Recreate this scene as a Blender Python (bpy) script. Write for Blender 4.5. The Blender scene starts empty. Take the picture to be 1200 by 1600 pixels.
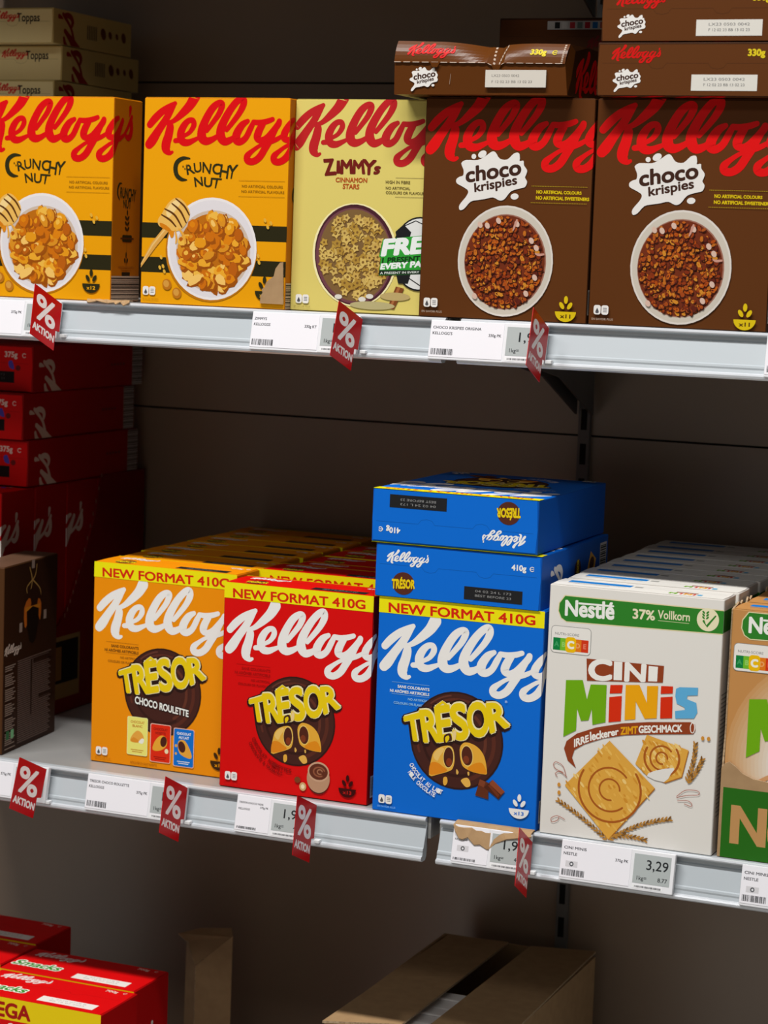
import bpy, math, random
from mathutils import Vector, Matrix
from mathutils.geometry import tessellate_polygon
C = bpy.context.scene.collection
PI = math.pi
# ------------------------------------------------------------------ camera
cam = bpy.data.objects.new('camera', bpy.data.cameras.new('camera')); C.objects.link(cam)
Rx, Fw, Up = (0.9221, 0.38531, 0.035585), (-0.37926, 0.918188, -0.114424), (-0.076763, 0.092015, 0.992794)
cam.matrix_world = Matrix(((Rx[0], Up[0], -Fw[0], 1.03035), (Rx[1], Up[1], -Fw[1], -2.52949), (Rx[2], Up[2], -Fw[2], 0.6901), (0, 0, 0, 1)))
cam.data.sensor_fit = 'AUTO'; cam.data.sensor_width = 36; cam.data.lens = 3493.3 / 1600 * 36
cam.data.clip_start = 0.05
cam.data.dof.use_dof = True; cam.data.dof.focus_distance = 2.72; cam.data.dof.aperture_fstop = 7.0
bpy.context.scene.camera = cam
# ------------------------------------------------------------------ light
w = bpy.data.worlds.new('shop_air'); bpy.context.scene.world = w; w.use_nodes = True
w.node_tree.nodes['Background'].inputs[0].default_value = (0.92, 0.96, 1.0, 1); w.node_tree.nodes['Background'].inputs[1].default_value = 0.06
def area(name, loc, rot, sx, sy, power, colr):
    l = bpy.data.lights.new(name, 'AREA'); l.shape = 'RECTANGLE'; l.size = sx; l.size_y = sy; l.energy = power; l.color = colr
    o = bpy.data.objects.new(name, l); C.objects.link(o); o.location = loc; o.rotation_euler = rot
area('ceiling_strip_light', (-0.35, -1.75, 4.1), (0.35, 0, 0), 3.2, 0.2, 252, (1.0, 0.985, 0.95))
area('far_ceiling_strip_light', (0.3, -4.6, 3.6), (0.80, 0, 0), 4.0, 0.5, 34, (1.0, 0.985, 0.95))
vs = bpy.context.scene.view_settings
vs.view_transform = 'Standard'; vs.look = 'None'; vs.exposure = 0.0; vs.gamma = 1.0; vs.use_curve_mapping = False
# ------------------------------------------------------------------ materials
def lin(h):
    v = [int(h[i:i+2], 16) / 255 for i in (0, 2, 4)]
    return [c / 12.92 if c <= .04045 else ((c + .055) / 1.055) ** 2.4 for c in v]
MATS = {}
PK = 1.1
def P(h, rough=.5, k=None):
    key = (h, rough, k or PK)
    if key in MATS: return MATS[key]
    m = bpy.data.materials.new('printed_board_' + h); m.use_nodes = True
    b = m.node_tree.nodes['Principled BSDF']
    c = [min(.88, x * (k or PK)) for x in lin(h)]
    b.inputs['Base Color'].default_value = (*c, 1); b.inputs['Roughness'].default_value = rough
    b.inputs['Specular IOR Level'].default_value = .16
    MATS[key] = m; return m
def surf(name, c1, c2, scale, rough, metal=0, bump=0, stretch=(1, 1, 1)):
    m = bpy.data.materials.new(name); m.use_nodes = True; nt = m.node_tree; b = nt.nodes['Principled BSDF']
    tc = nt.nodes.new('ShaderNodeTexCoord'); mp = nt.nodes.new('ShaderNodeMapping'); mp.inputs['Scale'].default_value = stretch
    n = nt.nodes.new('ShaderNodeTexNoise'); n.inputs['Scale'].default_value = scale; n.inputs['Detail'].default_value = 5
    r = nt.nodes.new('ShaderNodeValToRGB'); r.color_ramp.elements[0].position = .3; r.color_ramp.elements[1].position = .7
    r.color_ramp.elements[0].color = (*c1, 1); r.color_ramp.elements[1].color = (*c2, 1)
    nt.links.new(tc.outputs['Object'], mp.inputs['Vector']); nt.links.new(mp.outputs[0], n.inputs['Vector'])
    nt.links.new(n.outputs[0], r.inputs[0]); nt.links.new(r.outputs[0], b.inputs['Base Color'])
    b.inputs['Roughness'].default_value = rough; b.inputs['Metallic'].default_value = metal
    if bump:
        bp = nt.nodes.new('ShaderNodeBump'); bp.inputs['Strength'].default_value = bump; bp.inputs['Distance'].default_value = .001
        nt.links.new(n.outputs[0], bp.inputs['Height']); nt.links.new(bp.outputs[0], b.inputs['Normal'])
    return m
KRAFT = surf('kraft_cardboard', (.36, .215, .10), (.42, .26, .125), 60, .75, 0, .15)
KRAFTD = surf('corrugated_edge', (.30, .19, .10), (.55, .40, .25), 400, .85, 0, .3)
WALL = surf('grey_brown_steel_panel', (.225, .152, .102), (.248, .170, .115), 6, .33)
STEEL = surf('painted_shelf_steel', (.29, .285, .28), (.325, .32, .31), 9, .33)
WALL.node_tree.nodes['Principled BSDF'].inputs['Specular IOR Level'].default_value = .8
DARKST = surf('dark_upright_steel', (.10, .09, .085), (.13, .12, .11), 12, .45)
RAIL = surf('white_plastic_rail', (.445, .485, .52), (.475, .515, .55), 3, .25, 0, 0, (.3, 1, 1))
RAILHI = surf('rail_edge_highlight', (.58, .60, .64), (.64, .66, .70), 3, .18, .2)  # lighter copy of the rail for rolled edges, highlight put into the colour
FLOOR = surf('shop_floor_tile', (.42, .41, .39), (.48, .47, .45), 4, .35)
BLACK = P('0a0a0a', .6)
# ------------------------------------------------------------------ mesh collector
class MB:
    def __init__(s): s.v, s.f, s.mi, s.ms = [], [], [], []
    def m(s, mat):
        if mat not in s.ms: s.ms.append(mat)
        return s.ms.index(mat)
    def face(s, pts, mat):
        b = len(s.v); s.v += [tuple(p) for p in pts]; s.f.append(tuple(range(b, b + len(pts)))); s.mi.append(s.m(mat))
    def tris(s, pts, tr, mat):
        b = len(s.v); k = s.m(mat); s.v += [tuple(p) for p in pts]
        for t in tr: s.f.append(tuple(b + i for i in t)); s.mi.append(k)
    def box(s, lo, hi, mat, M=None):
        (a, b, c), (d, e, f) = lo, hi
        p = [Vector(q) for q in ((a,b,c),(d,b,c),(d,e,c),(a,e,c),(a,b,f),(d,b,f),(d,e,f),(a,e,f))]
        if M: p = [M @ q for q in p]
        s.tris(p, [(0,3,2,1),(4,5,6,7),(0,1,5,4),(1,2,6,5),(2,3,7,6),(3,0,4,7)], mat)
    def prism(s, poly, off, mat, matside=None):   # poly: 3-D ring, off: thickness vector
        off = Vector(off); a = [Vector(p) for p in poly]; b = [p + off for p in a]; n = len(a)
        tr = tessellate_polygon([a])
        s.tris(a, tr, mat); s.tris(b, [t[::-1] for t in tr], mat)
        for i in range(n): s.face((a[i], a[(i+1) % n], b[(i+1) % n], b[i]), matside or mat)
    def build(s, name, parent=None, bevel=0, loc=None):
        me = bpy.data.meshes.new(name); me.from_pydata(s.v, [], s.f); me.update()
        for m in s.ms: me.materials.append(m)
        me.polygons.foreach_set('material_index', s.mi)
        o = bpy.data.objects.new(name, me); C.objects.link(o)
        if parent: o.parent = parent
        if loc: o.location = loc
        if bevel:
            bv = o.modifiers.new('bevel', 'BEVEL'); bv.width = bevel; bv.segments = 2; bv.limit_method = 'ANGLE'
        return o
# ------------------------------------------------------------------ lettering
GL = {}
def glyphs(txt, bold=0, res=4):
    key = (txt, bold, res)
    if key in GL: return GL[key]
    def mesh(off):
        cu = bpy.data.curves.new('lettering', 'FONT'); cu.body = txt; cu.size = 1; cu.offset = off; cu.resolution_u = res; cu.dimensions = '2D'
        o = bpy.data.objects.new('lettering', cu); C.objects.link(o)
        dg = bpy.context.evaluated_depsgraph_get(); me = o.evaluated_get(dg).to_mesh()
        vs_ = [(v.co.x, v.co.y) for v in me.vertices]; fs = [tuple(p.vertices) for p in me.polygons]
        o.evaluated_get(dg).to_mesh_clear(); bpy.data.objects.remove(o); bpy.data.curves.remove(cu)
        return vs_, fs
    v0, _ = mesh(0)
    bb = (min(p[0] for p in v0), min(p[1] for p in v0), max(p[0] for p in v0), max(p[1] for p in v0))
    v, f = mesh(bold) if bold else mesh(0)
    GL[key] = (v, f, bb); return GL[key]
def catmull(pts, n=6, closed=False):
    out = []; N = len(pts); rng = range(N if closed else N - 1)
    for i in rng:
        if closed: p0, p1, p2, p3 = pts[i-1], pts[i], pts[(i+1) % N], pts[(i+2) % N]
        else: p0, p1, p2, p3 = pts[max(i-1, 0)], pts[i], pts[i+1], pts[min(i+2, N-1)]
        for k in range(n):
            t = k / n
            out.append(tuple(.5 * (2*b + (c-a)*t + (2*a-5*b+4*c-d)*t*t + (3*b-a-3*c+d)*t**3) for a, b, c, d in zip(p0, p1, p2, p3)))
    if not closed: out.append(tuple(pts[-1]))
    return out
class Art:      # flat artwork in millimetres on one face (u right, v up); later items lie a hair above earlier ones
    def __init__(s, W, H, sx=1, sy=1): s.W, s.H, s.sx, s.sy, s.items, s.lay, s.T = W, H, sx, sy, [], 0, None
    def _add(s, pts, tris, col, step=4):
        s.lay += step
        ex = [p[2] if len(p) > 2 else 0 for p in pts]
        if s.T: pts = [s.T(*p[:2]) for p in pts]
        s.items.append(([(p[0]*s.sx, p[1]*s.sy, e) for p, e in zip(pts, ex)], tris, col, s.lay))
    def poly(s, pts, col, smooth=0, step=4):
        if smooth: pts = catmull([p[:2] for p in pts], smooth, True)
        pts = [p[:2] for p in pts]; tr = tessellate_polygon([[Vector((p[0], p[1], 0)) for p in pts]])
        s._add(pts, [tuple(t) for t in tr], col, step)
    def rect(s, x0, y0, x1, y1, col): s.poly([(x0,y0),(x1,y0),(x1,y1),(x0,y1)], col)
    def rrect(s, x0, y0, x1, y1, r, col):
        pts = []
        for cx, cy, a in ((x1-r,y0+r,-90),(x1-r,y1-r,0),(x0+r,y1-r,90),(x0+r,y0+r,180)):
            for k in range(6): t = math.radians(a + k*18); pts.append((cx + r*math.cos(t), cy + r*math.sin(t)))
        s.poly(pts, col)
    def ell(s, cx, cy, rx, ry, col, rot=0, n=40, a0=0, a1=360, step=4):
        c, d = math.cos(rot), math.sin(rot); pts = []
        full = a1 - a0 >= 360
        for k in range(n if full else n + 1):
            t = math.radians(a0 + (a1-a0)*k/n); x, y = rx*math.cos(t), ry*math.sin(t); pts.append((cx + x*c - y*d, cy + x*d + y*c))
        s.poly(pts, col, step=step)
    def ring(s, cx, cy, rx, ry, wd, col, a0=0, a1=360):
        n = 44; s.stroke([(cx + rx*math.cos(math.radians(a0+(a1-a0)*k/n)), cy + ry*math.sin(math.radians(a0+(a1-a0)*k/n)), wd) for k in range(n+1)], col, 0)
    def stroke(s, pts, col, smooth=6, grow=0):   # (x, y, full width) centre line
        if smooth: pts = catmull(pts, smooth)
        V, F = [], []
        N = len(pts)
        for i, (x, y, wd) in enumerate(pts):
            a, b = pts[max(i-1, 0)], pts[min(i+1, N-1)]
            dx, dy = b[0]-a[0], b[1]-a[1]; L = math.hypot(dx, dy) or 1; nx, ny = -dy/L, dx/L; h = max(.01, wd/2 + grow)
            e = 9e-6*i/N; V += [(x+nx*h, y+ny*h, e), (x-nx*h, y-ny*h, e)]
            if i: F.append((2*i-2, 2*i-1, 2*i+1, 2*i))
        for end, (a, b) in ((0, (1, 0)), (N-1, (N-2, N-1))):
            x, y, wd = pts[end]; h = max(.01, wd/2 + grow); j = len(V)
            q = pts[1] if end == 0 else pts[N-2]; th = math.atan2(y-q[1], x-q[0])
            e = 9e-6*end/N; V.append((x, y, e)); V += [(x + h*math.cos(th-PI/2+PI*k/8), y + h*math.sin(th-PI/2+PI*k/8), e) for k in range(9)]
            F += [(j, j+1+k, j+2+k) for k in range(8)]
        s._add(V, F, col)
    def quad(s, txt, q, col, bold=0, res=4):     # lettering stretched into a quad bl, br, tr, tl
        v, f, (x0, y0, x1, y1) = glyphs(txt, 0, res)
        bl, br, tr, tl = [Vector(p[:2]) for p in q]; out, F = [], []
        n = 0 if not bold else (4 if bold < .03 else 8 if bold < .07 else 12)
        for c in range(n + 1):      # a bold weight is the regular letter pressed several times, slightly shifted
            dx, dy = (0, 0) if c == n else (bold*math.cos(2*PI*(c+.5)/n), bold*math.sin(2*PI*(c+.5)/n)); b0 = len(out)
            for x, y in v:
                a, b = (x+dx-x0)/(x1-x0), (y+dy-y0)/(y1-y0)
                p = bl*(1-a)*(1-b) + br*a*(1-b) + tr*a*b + tl*(1-a)*b; out.append((p.x, p.y, c*7e-7))
            F += [tuple(i+b0 for i in t) for t in f]
        s._add(out, F, col)
    def text(s, txt, u, v, h, col, w=None, bold=0, res=3, align='l'):
        g = glyphs(txt, 0, res); bb = g[2]; k = h / .73; w = w or (bb[2]-bb[0])*k
        if align == 'r': u -= w
        if align == 'c': u -= w/2
        y0, y1 = bb[1]*k, bb[3]*k
        s.quad(txt, [(u, v+y0), (u+w, v+y0), (u+w, v+y1), (u, v+y1)], col, bold, res)
    def arc(s, txt, cx, cy, r, a0, a1, h, col, bold=.02):   # letters along the lower side of a circle
        n = len(txt)
        for i, ch in enumerate(txt):
            if ch == ' ': continue
            t = math.radians(a0 + (a1-a0)*(i+.5)/n); x, y = cx + r*math.cos(t), cy + r*math.sin(t)
            tx, ty = -math.sin(t), math.cos(t); nx, ny = -math.cos(t), -math.sin(t)
            wd = r*math.radians(a1-a0)/n*.42
            s.quad(ch, [(x-tx*wd-nx*h/2, y-ty*wd-ny*h/2), (x+tx*wd-nx*h/2, y+ty*wd-ny*h/2), (x+tx*wd+nx*h/2, y+ty*wd+ny*h/2), (x-tx*wd+nx*h/2, y-ty*wd+ny*h/2)], col, bold, 2)
    def place(s, mb, O, U, V, N, clip=True):
        O, U, V, N = Vector(O), Vector(U), Vector(V), Vector(N)
        for pts, tr, col, lay in s.items:
            h0 = .00004 + lay * .000003
            out = []
            for x, y, e in pts:
                if clip: x = min(max(x, .2), s.W-.2); y = min(max(y, .2), s.H-.2)
                out.append(O + U*(x/1000) + V*(y/1000) + N*(h0 + e))
            mb.tris(out, tr, P(col))
# ------------------------------------------------------------------ shared artwork pieces
SCRIPT = [   # the brand script as pen strokes on a 216 mm wide face, v measured from the top of the lettering
 [(9.8,208.7,9.6),(17.6,217.3,10.7),(27.9,226.1,9.8),(38.4,232.1,8.7),(46.5,236.6,6.1)],
 [(46.5,236.4,5.3),(38.2,223.6,9.5),(31.6,213.4,10.4),(22.5,200.9,11.5),(14.4,189.0,13.7),(9.4,183.0,12.6)],
 [(75.4,245.7,15.7),(69.0,235.1,13.4),(57.8,224.0,10.5),(46.5,214.9,7.0),(37.1,210.9,5.3)],
 [(38.7,210.6,8.5),(39.9,205.7,11.2),(37.7,194.5,12.5),(34.5,184.1,13.4),(35.0,176.6,12.5),(39.9,172.1,6.8),(43.9,173.2,4.2)],
 [(61.6,194.9,5.3),(69.4,199.7,6.3),(74.9,208.3,7.9),(73.5,214.6,7.4),(66.7,214.1,7.9),(59.6,206.7,10.0),(55.7,196.3,11.1),(58.8,187.6,10.6),(66.8,186.0,9.0),(76.2,189.5,6.5),(83.4,193.0,4.7)],
 [(48.1,188.2,6.6),(55.5,189.1,7.4)],
 [(94.1,201.8,6.3),(102.6,212.1,7.1),(111.5,223.9,8.1),(115.7,235.2,9.1),(110.9,237.7,8.3),(101.8,230.9,10.2),(92.9,217.1,11.1),(87.2,202.6,12.6),(87.6,192.6,13.1),(93.6,188.3,10.9),(101.9,190.2,8.3),(110.6,195.2,6.2)],
 [(123.3,203.3,6.4),(132.7,214.2,7.4),(141.6,225.9,8.4),(146.8,236.8,9.7),(145.5,243.6,9.7),(138.8,241.4,9.5),(128.9,230.6,10.3),(119.2,214.8,11.4),(114.5,202.4,12.5),(115.4,193.6,13.0),(120.8,188.2,10.9),(128.6,190.0,8.8),(135.7,194.7,6.4)],
 [(153.4,214.7,6.2),(145.4,209.5,9.8),(138.4,198.9,11.6),(137.7,190.9,12.0),(143.4,188.1,9.5),(151.3,193.4,8.4),(157.5,204.9,8.2),(161.8,213.4,6.6)],
 [(161.7,213.6,6.6),(171.0,213.0,7.4),(181.2,214.7,7.3),(189.1,217.4,6.3)],
 [(175.2,211.4,9.2),(170.0,202.2,10.6),(168.0,194.1,10.8),(173.1,190.4,8.4),(181.1,193.5,8.2),(190.0,202.3,8.5),(197.2,210.9,8.7),(198.8,214.8,7.7)],
 [(198.6,214.0,7.7),(192.0,202.5,8.6),(186.4,191.1,9.4),(179.7,180.6,9.9),(172.0,168.9,9.9),(162.9,163.0,9.2),(155.1,164.1,9.5),(154.2,169.9,9.1),(161.3,176.6,6.2),(172.3,183.7,5.1),(185.5,187.9,6.3),(195.6,191.9,6.3),(202.5,195.8,5.3)],
 [(225.9,217.8,6.0),(216.9,213.9,8.5),(208.5,203.3,9.9),(206.3,195.2,10.5),(211.4,191.3,8.1),(219.4,194.6,7.9),(228.1,202.9,8.0),(235.3,211.9,8.0),(236.9,215.0,7.6)],
 [(236.8,214.4,7.6),(230.1,202.6,8.5),(224.6,191.3,9.3),(218.0,180.8,9.8),(210.4,169.2,9.8),(201.4,163.3,9.1),(193.7,164.2,9.4),(192.7,170.2,9.0),(199.8,176.8,6.1),(210.7,183.9,5.1),(223.7,188.1,6.3),(233.7,192.0,6.2),(243.0,197.1,5.2)],
 [(240.1,194.9,5.2),(249.7,204.7,5.6),(259.1,217.3,6.6),(262.0,221.3,6.0)],
 [(259.6,217.9,7.0),(261.4,207.8,8.6),(259.3,197.9,9.0),(253.3,192.9,8.4),(247.2,194.5,6.4)],
 [(257.4,232.7,7.6),(256.7,226.8,5.4),(254.9,221.8,2.0)]]
VTOP = (143.8,245.9)[1]
ULETTER = 216.0
def script(a, col, u0, vtop, width, grow=0, squash=1):      # lettering scaled so 216 mm -> width
    k = width / ULETTER
    for st in SCRIPT: a.stroke([(u0 + x*k, vtop + (y-VTOP)*k*squash, wd*k) for x, y, wd in st], col, 5 if width > 100 else 2, grow)
def recycle(a, u, v, k=1):
    a.rrect(u, v, u+8.6*k, v+11*k, 2.6*k, 'e8e4e0'); a.rrect(u+9.4*k, v, u+18*k, v+11*k, 2.6*k, 'e8e4e0')
    a.poly([(u+2*k, v+3*k), (u+6.6*k, v+3*k), (u+4.3*k, v+8*k)], '4a4a4e'); a.ell(u+4.3*k, v+2.6*k, 2*k, 1.2*k, '5a5a60')
    for j in range(3): a.rect(u+11.4*k, v+(3+2*j)*k, u+16*k, v+(3.9+2*j)*k, '77777c')
def bowlicon(a, u, v, r, col, txt, tcol):     # bowl with sprouting leaves
    a.ell(u, v, r, r*.92, col, 0, 24, 180, 360)
    for dx, dy, rot in ((0, r*.95, PI/2), (-r*.38, r*.42, PI*.68), (r*.38, r*.42, PI*.32)):
        a.ell(u+dx, v+dy+r*.12, r*.36, r*.19, col, rot, 16)
    a.text(txt, u, v-r*.58, r*.36, tcol, w=r*.95, bold=.03, align='c')
def blobs(a, cx, cy, rx, ry, n, size, cols, seed, pts=7, elong=1.6, dark=None):
    rd = random.Random(seed)
    for i in range(n):
        t, q = rd.uniform(0, 2*PI), math.sqrt(rd.random())
        x, y = cx + rx*q*math.cos(t), cy + ry*q*math.sin(t); r = size*rd.uniform(.65, 1.2); rot = rd.uniform(0, PI)
        e = rd.uniform(1, elong); c, d = math.cos(rot), math.sin(rot)
        def ringp(s):
            out = []
            for k in range(pts):
                th = 2*PI*k/pts; rr = r*s*rd.uniform(.8, 1.15); px, py = rr*e*math.cos(th), rr/e*math.sin(th); out.append((x+px*c-py*d, y+px*d+py*c))
            return out
        if dark: a.poly([(p[0]+.25*size, p[1]-.3*size) for p in ringp(1.12)], dark, step=.27)
        col = rd.choice(cols); a.poly(ringp(1), col, step=.27)
        if rd.random() < .55: a.poly([(p[0]-.15*size, p[1]+.2*size) for p in ringp(.45)], rd.choice(cols), step=.27)
TRES = [('T', [(43.7,93.4),(66.3,96.1),(58.3,128.3),(39.2,121.4)]), ('R', [(66.9,94.6),(87.4,97.5),(80.5,135.2),(59.5,131.4)]),
        ('E', [(86.4,97.4),(102.6,101.6),(97.5,142.5),(79.7,137.9)]), ('S', [(106.9,101.5),(124.8,105.5),(117.7,147.2),(98.8,143.0)]),
        ('O', [(125.6,107.5),(151.4,112.0),(146.8,152.5),(120.6,147.1)]), ('R', [(153.6,116.0),(175.7,126.5),(167.9,154.1),(146.6,150.0)])]
CIRC = [(80.6,141.6),(89.3,148.6),(95.7,144.3),(95.0,141.9),(89.6,144.4),(82.6,139.5)]
DISC = (109.2,100.3)
def tresor_logo(a, cu, cv, k):      # chocolate disc with the arched word, centred at (cu, cv)
    a.T = lambda x, y: (cu + (x-DISC[0])*k, cv + (y-DISC[1])*k)
    x, y = DISC; R = 61.0
    a.ell(x, y, R, R, '2e1712'); a.ell(x, y, R*.965, R*.965, '43211a'); a.ring(x+1, y-1, R*.86, R*.86, 3, '5a2c20', 60, 200)
    a.ring(x, y, R*.8, R*.82, 5, '56291d', -75, 55); a.ring(x, y, R*.62, R*.66, 4, '5e3022', -60, 80); a.ring(x, y, R*.72, R*.72, 3.5, '351913', 170, 300)
    a.ring(x, y, R*.9, R*.92, 2, '62352a', 100, 130)
    for bold, col in ((.115, '2a1410'), (.062, 'ecdcae'), (.038, 'e3c40c')):
        dy = -.7 if bold == .115 else .7 if bold == .062 else 0
        for ch, q in TRES: a.quad(ch, [(p[0] + (.8 if bold == .062 else 0), p[1]+dy) for p in q], col, bold, 4)
        a.stroke([(CIRC[0][0]+1.5, CIRC[0][1]-1, 0), (CIRC[1][0], CIRC[1][1]-2, 0), (CIRC[2][0]-1.2, CIRC[2][1]-1, 0)], col, 0, 1.1 + bold*16)
    a.T = None
def pillows(a, cu, cv, k):
    a.T = lambda x, y: (cu + (x-DISC[0])*k, cv + (y-DISC[1])*k)
    a.poly([(75.1,53.0),(77.6,75.1),(81.2,84.4),(89.7,90.5),(100.3,93.1),(105.8,88.6),(107.9,76.2),(106.1,65.8),(101.6,61.4),(88.4,56.0)], 'dfa83e', 3)
    a.poly([(75.7,54.4),(76.5,68.5),(85.1,70.2),(92.0,66.6),(98.9,61.7),(88.4,56.5)], 'd98218', 3)
    a.poly([(79.5,77.8),(84.5,86.1),(91.0,89.7),(93.8,87.2),(88.8,79.0),(85.1,72.1)], 'e6bd66', 3)
    h1, h2 = [(99.8,78.4,6.4),(99.3,91.0,6.4)]; a.ell(h1[0], h1[1], h1[2]*1.12, (h2[1]-h1[1])*1.08, 'efca72'); a.ell(h1[0], h1[1], h1[2], h2[1]-h1[1], '4a2014'); a.ell(h1[0]+1, h1[1]-6, h1[2]*.6, h1[2]*.8, '7c3418')
    a.poly([(114.0,89.6),(117.4,97.6),(123.9,99.9),(134.6,97.1),(142.9,90.5),(147.9,81.0),(150.8,65.0),(146.7,62.9),(133.4,63.8),(122.7,67.2),(117.1,72.9)], 'dfa436', 3)
    a.poly([(125.3,66.9),(133.0,74.2),(143.5,76.7),(149.8,67.4),(148.0,63.6),(134.7,64.0)], 'd98616', 3)
    h1, h2 = [(124.0,83.2,7.1),(123.5,95.2,7.1)]; a.ell(h1[0], h1[1], h1[2]*1.12, (h2[1]-h1[1])*1.1, 'edc56a', .12); a.ell(h1[0], h1[1], h1[2], h2[1]-h1[1], '4f2315', .12); a.ell(h1[0]-1, h1[1]-5, h1[2]*.55, h1[2]*.7, '78351b')
    for pts, c in (([(94.2,52.2),(98.6,53.4),(99.8,47.2),(97.0,42.7),(94.3,44.6)], 'dda43c'), ([(117.3,51.9),(124.5,56.0),(128.9,52.7),(129.9,46.5),(125.0,44.0),(120.9,46.6)], 'e0ac4c'),
                   ([(111.0,65.1),(113.9,61.7),(112.4,58.3),(110.7,60.0)], 'd9a850'), ([(125.5,63.1),(127.6,63.4),(128.0,59.6),(126.2,59.1)], 'd9a850'),
                   ([(93.1,104.9),(101.0,108.4),(103.3,100.4),(97.4,97.8),(93.5,95.4)], '43211a'), ([(94.5,102.6),(98.7,105.6),(99.9,101.9),(96.1,96.4)], 'e3c40c'), ([(104.8,112.0),(108.8,111.2),(107.9,101.6),(105.0,100.6)], 'e6c98a')):
        a.poly(pts, c, 3)
    a.T = None
# ------------------------------------------------------------------ box builder
KINDS = {}
def carton_box(W, D, H, base, front=None, right=None, top=None, back=None, sides=None, date=None, topcol=None, bulge=0):
    """one upright carton: returns [(part name, mesh object)] around the base centre, front facing -Y"""
    w2, d2 = W/2, D/2
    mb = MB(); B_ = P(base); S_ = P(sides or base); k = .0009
    z0, z1 = 0.0, H - .0008
    ring = [(-w2+k, -d2), (w2-k, -d2), (w2, -d2+k), (w2, d2-k), (w2-k, d2), (-w2+k, d2), (-w2, d2-k), (-w2, -d2+k)]
    for i in range(8):
        a, b = ring[i], ring[(i+1) % 8]
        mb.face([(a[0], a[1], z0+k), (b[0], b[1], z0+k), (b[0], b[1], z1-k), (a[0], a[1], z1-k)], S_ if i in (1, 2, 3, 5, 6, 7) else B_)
    ins = [(x*(1-k/w2), y*(1-k/d2)) for x, y in ring]
    for i in range(8):
        j = (i+1) % 8
        mb.face([(ins[i][0], ins[i][1], z0), (ins[j][0], ins[j][1], z0), (ring[j][0], ring[j][1], z0+k), (ring[i][0], ring[i][1], z0+k)], S_)
        mb.face([(ring[i][0], ring[i][1], z1-k), (ring[j][0], ring[j][1], z1-k), (ins[j][0], ins[j][1], z1), (ins[i][0], ins[i][1], z1)], S_)
    mb.face([(x, y, z0) for x, y in reversed(ins)], S_); mb.face([(x, y, z1) for x, y in ins], S_)
    if front: front.place(mb, (-w2, -d2, 0), (1, 0, 0), (0, 0, 1), (0, -1, 0))
    if right: right.place(mb, (w2, -d2, 0), (0, 1, 0), (0, 0, 1), (1, 0, 0))
    if back: back.place(mb, (w2, d2, 0), (-1, 0, 0), (0, 0, 1), (0, 1, 0))
    parts = [('carton', mb.build('carton'))]
    fl = MB(); TC = P(topcol or base); e = .0022
    # the glued end flap: a thin board with two half-round finger notches along its edge
    y_in = d2 - e; pts = [(-w2+e, -d2+.0006)]
    pts += [(w2-e, -d2+.0006), (w2-.0006, d2*.1), (w2-e, y_in)]
    pts += [(-w2+e, y_in), (-w2+.0006, d2*.1)]
    fl.prism([(x, y, z1 + .00005) for x, y in pts], (0, 0, .0006), TC)
    ztop = z1 + .00065
    seam = P('%02x%02x%02x' % tuple(int(int((topcol or base)[i:i+2], 16)*.72) for i in (0, 2, 4)))
    ys = d2*.22
    path = [(-w2+.006, ys)]
    for c in (-w2*.33, w2*.33):
        path += [(c-.011, ys), (c-.007, ys-.005), (c, ys-.0065), (c+.007, ys-.005), (c+.011, ys)]
    path += [(w2-.006, ys)]
    sa = Art(W*1000, D*1000); sa.stroke([((x+w2)*1000, (y+d2)*1000, .5) for x, y in path], seam_hex(topcol or base), 0)
    sa.place(fl, (-w2, -d2, ztop-.00003), (1, 0, 0), (0, 1, 0), (0, 0, 1))
    if top: top.place(fl, (-w2, -d2, ztop), (1, 0, 0), (0, 1, 0), (0, 0, 1))
    parts.append(('top_flap', fl.build('top_flap')))
    if date:
        x0, y0, x1, y1, col, tcol, lines = date
        dp = MB(); dp.box((x0/1000-w2, y0/1000-d2, ztop+.0001), (x1/1000-w2, y1/1000-d2, ztop+.00025), P(col))
        da = Art(W*1000, D*1000); hh = (y1-y0)/5.5
        for i, t in enumerate(lines): da.text(t, (x0+x1)/2, y1-(i+1)*hh*1.9-.5, hh, tcol, align='c', w=(x1-x0)*.62)
        da.place(dp, (-w2, -d2, ztop+.00025), (1, 0, 0), (0, 1, 0), (0, 0, 1))
        dp.build('date_panel', parts[1][1])
    return parts
def seam_hex(c): return '%02x%02x%02x' % tuple(int(int(c[i:i+2], 16)*.78) for i in (0, 2, 4))
USED = set()
def put(kind, label, cat='cereal box', group=None, loc=(0, 0, 0), M=None, name='cereal_box'):
    """place a box of a kind: an Empty at its base with its own copies of the parts"""
    root = bpy.data.objects.new(name, None); C.objects.link(root); root.empty_display_size = .02
    root.location = loc
    if M: root.rotation_euler = M.to_euler()
    root['label'] = label; root['category'] = cat
    if group: root['group'] = group
    for nm, o in KINDS[kind]:
        c = o if kind not in USED else o.copy()
        if kind in USED:
            C.objects.link(c)
            for ch in o.children:
                d = ch.copy(); C.objects.link(d); d.parent = c
        c.parent = root
    USED.add(kind)
    return root
def tag(o, label, cat, group=None, kind=None):
    o['label'] = label; o['category'] = cat
    if group: o['group'] = group
    if kind: o['kind'] = kind
    return o
def empty(name, label, cat, loc=(0, 0, 0), group=None):
    e = bpy.data.objects.new(name, None); C.objects.link(e); e.location = loc; e.empty_display_size = .02
    return tag(e, label, cat, group)
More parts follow.
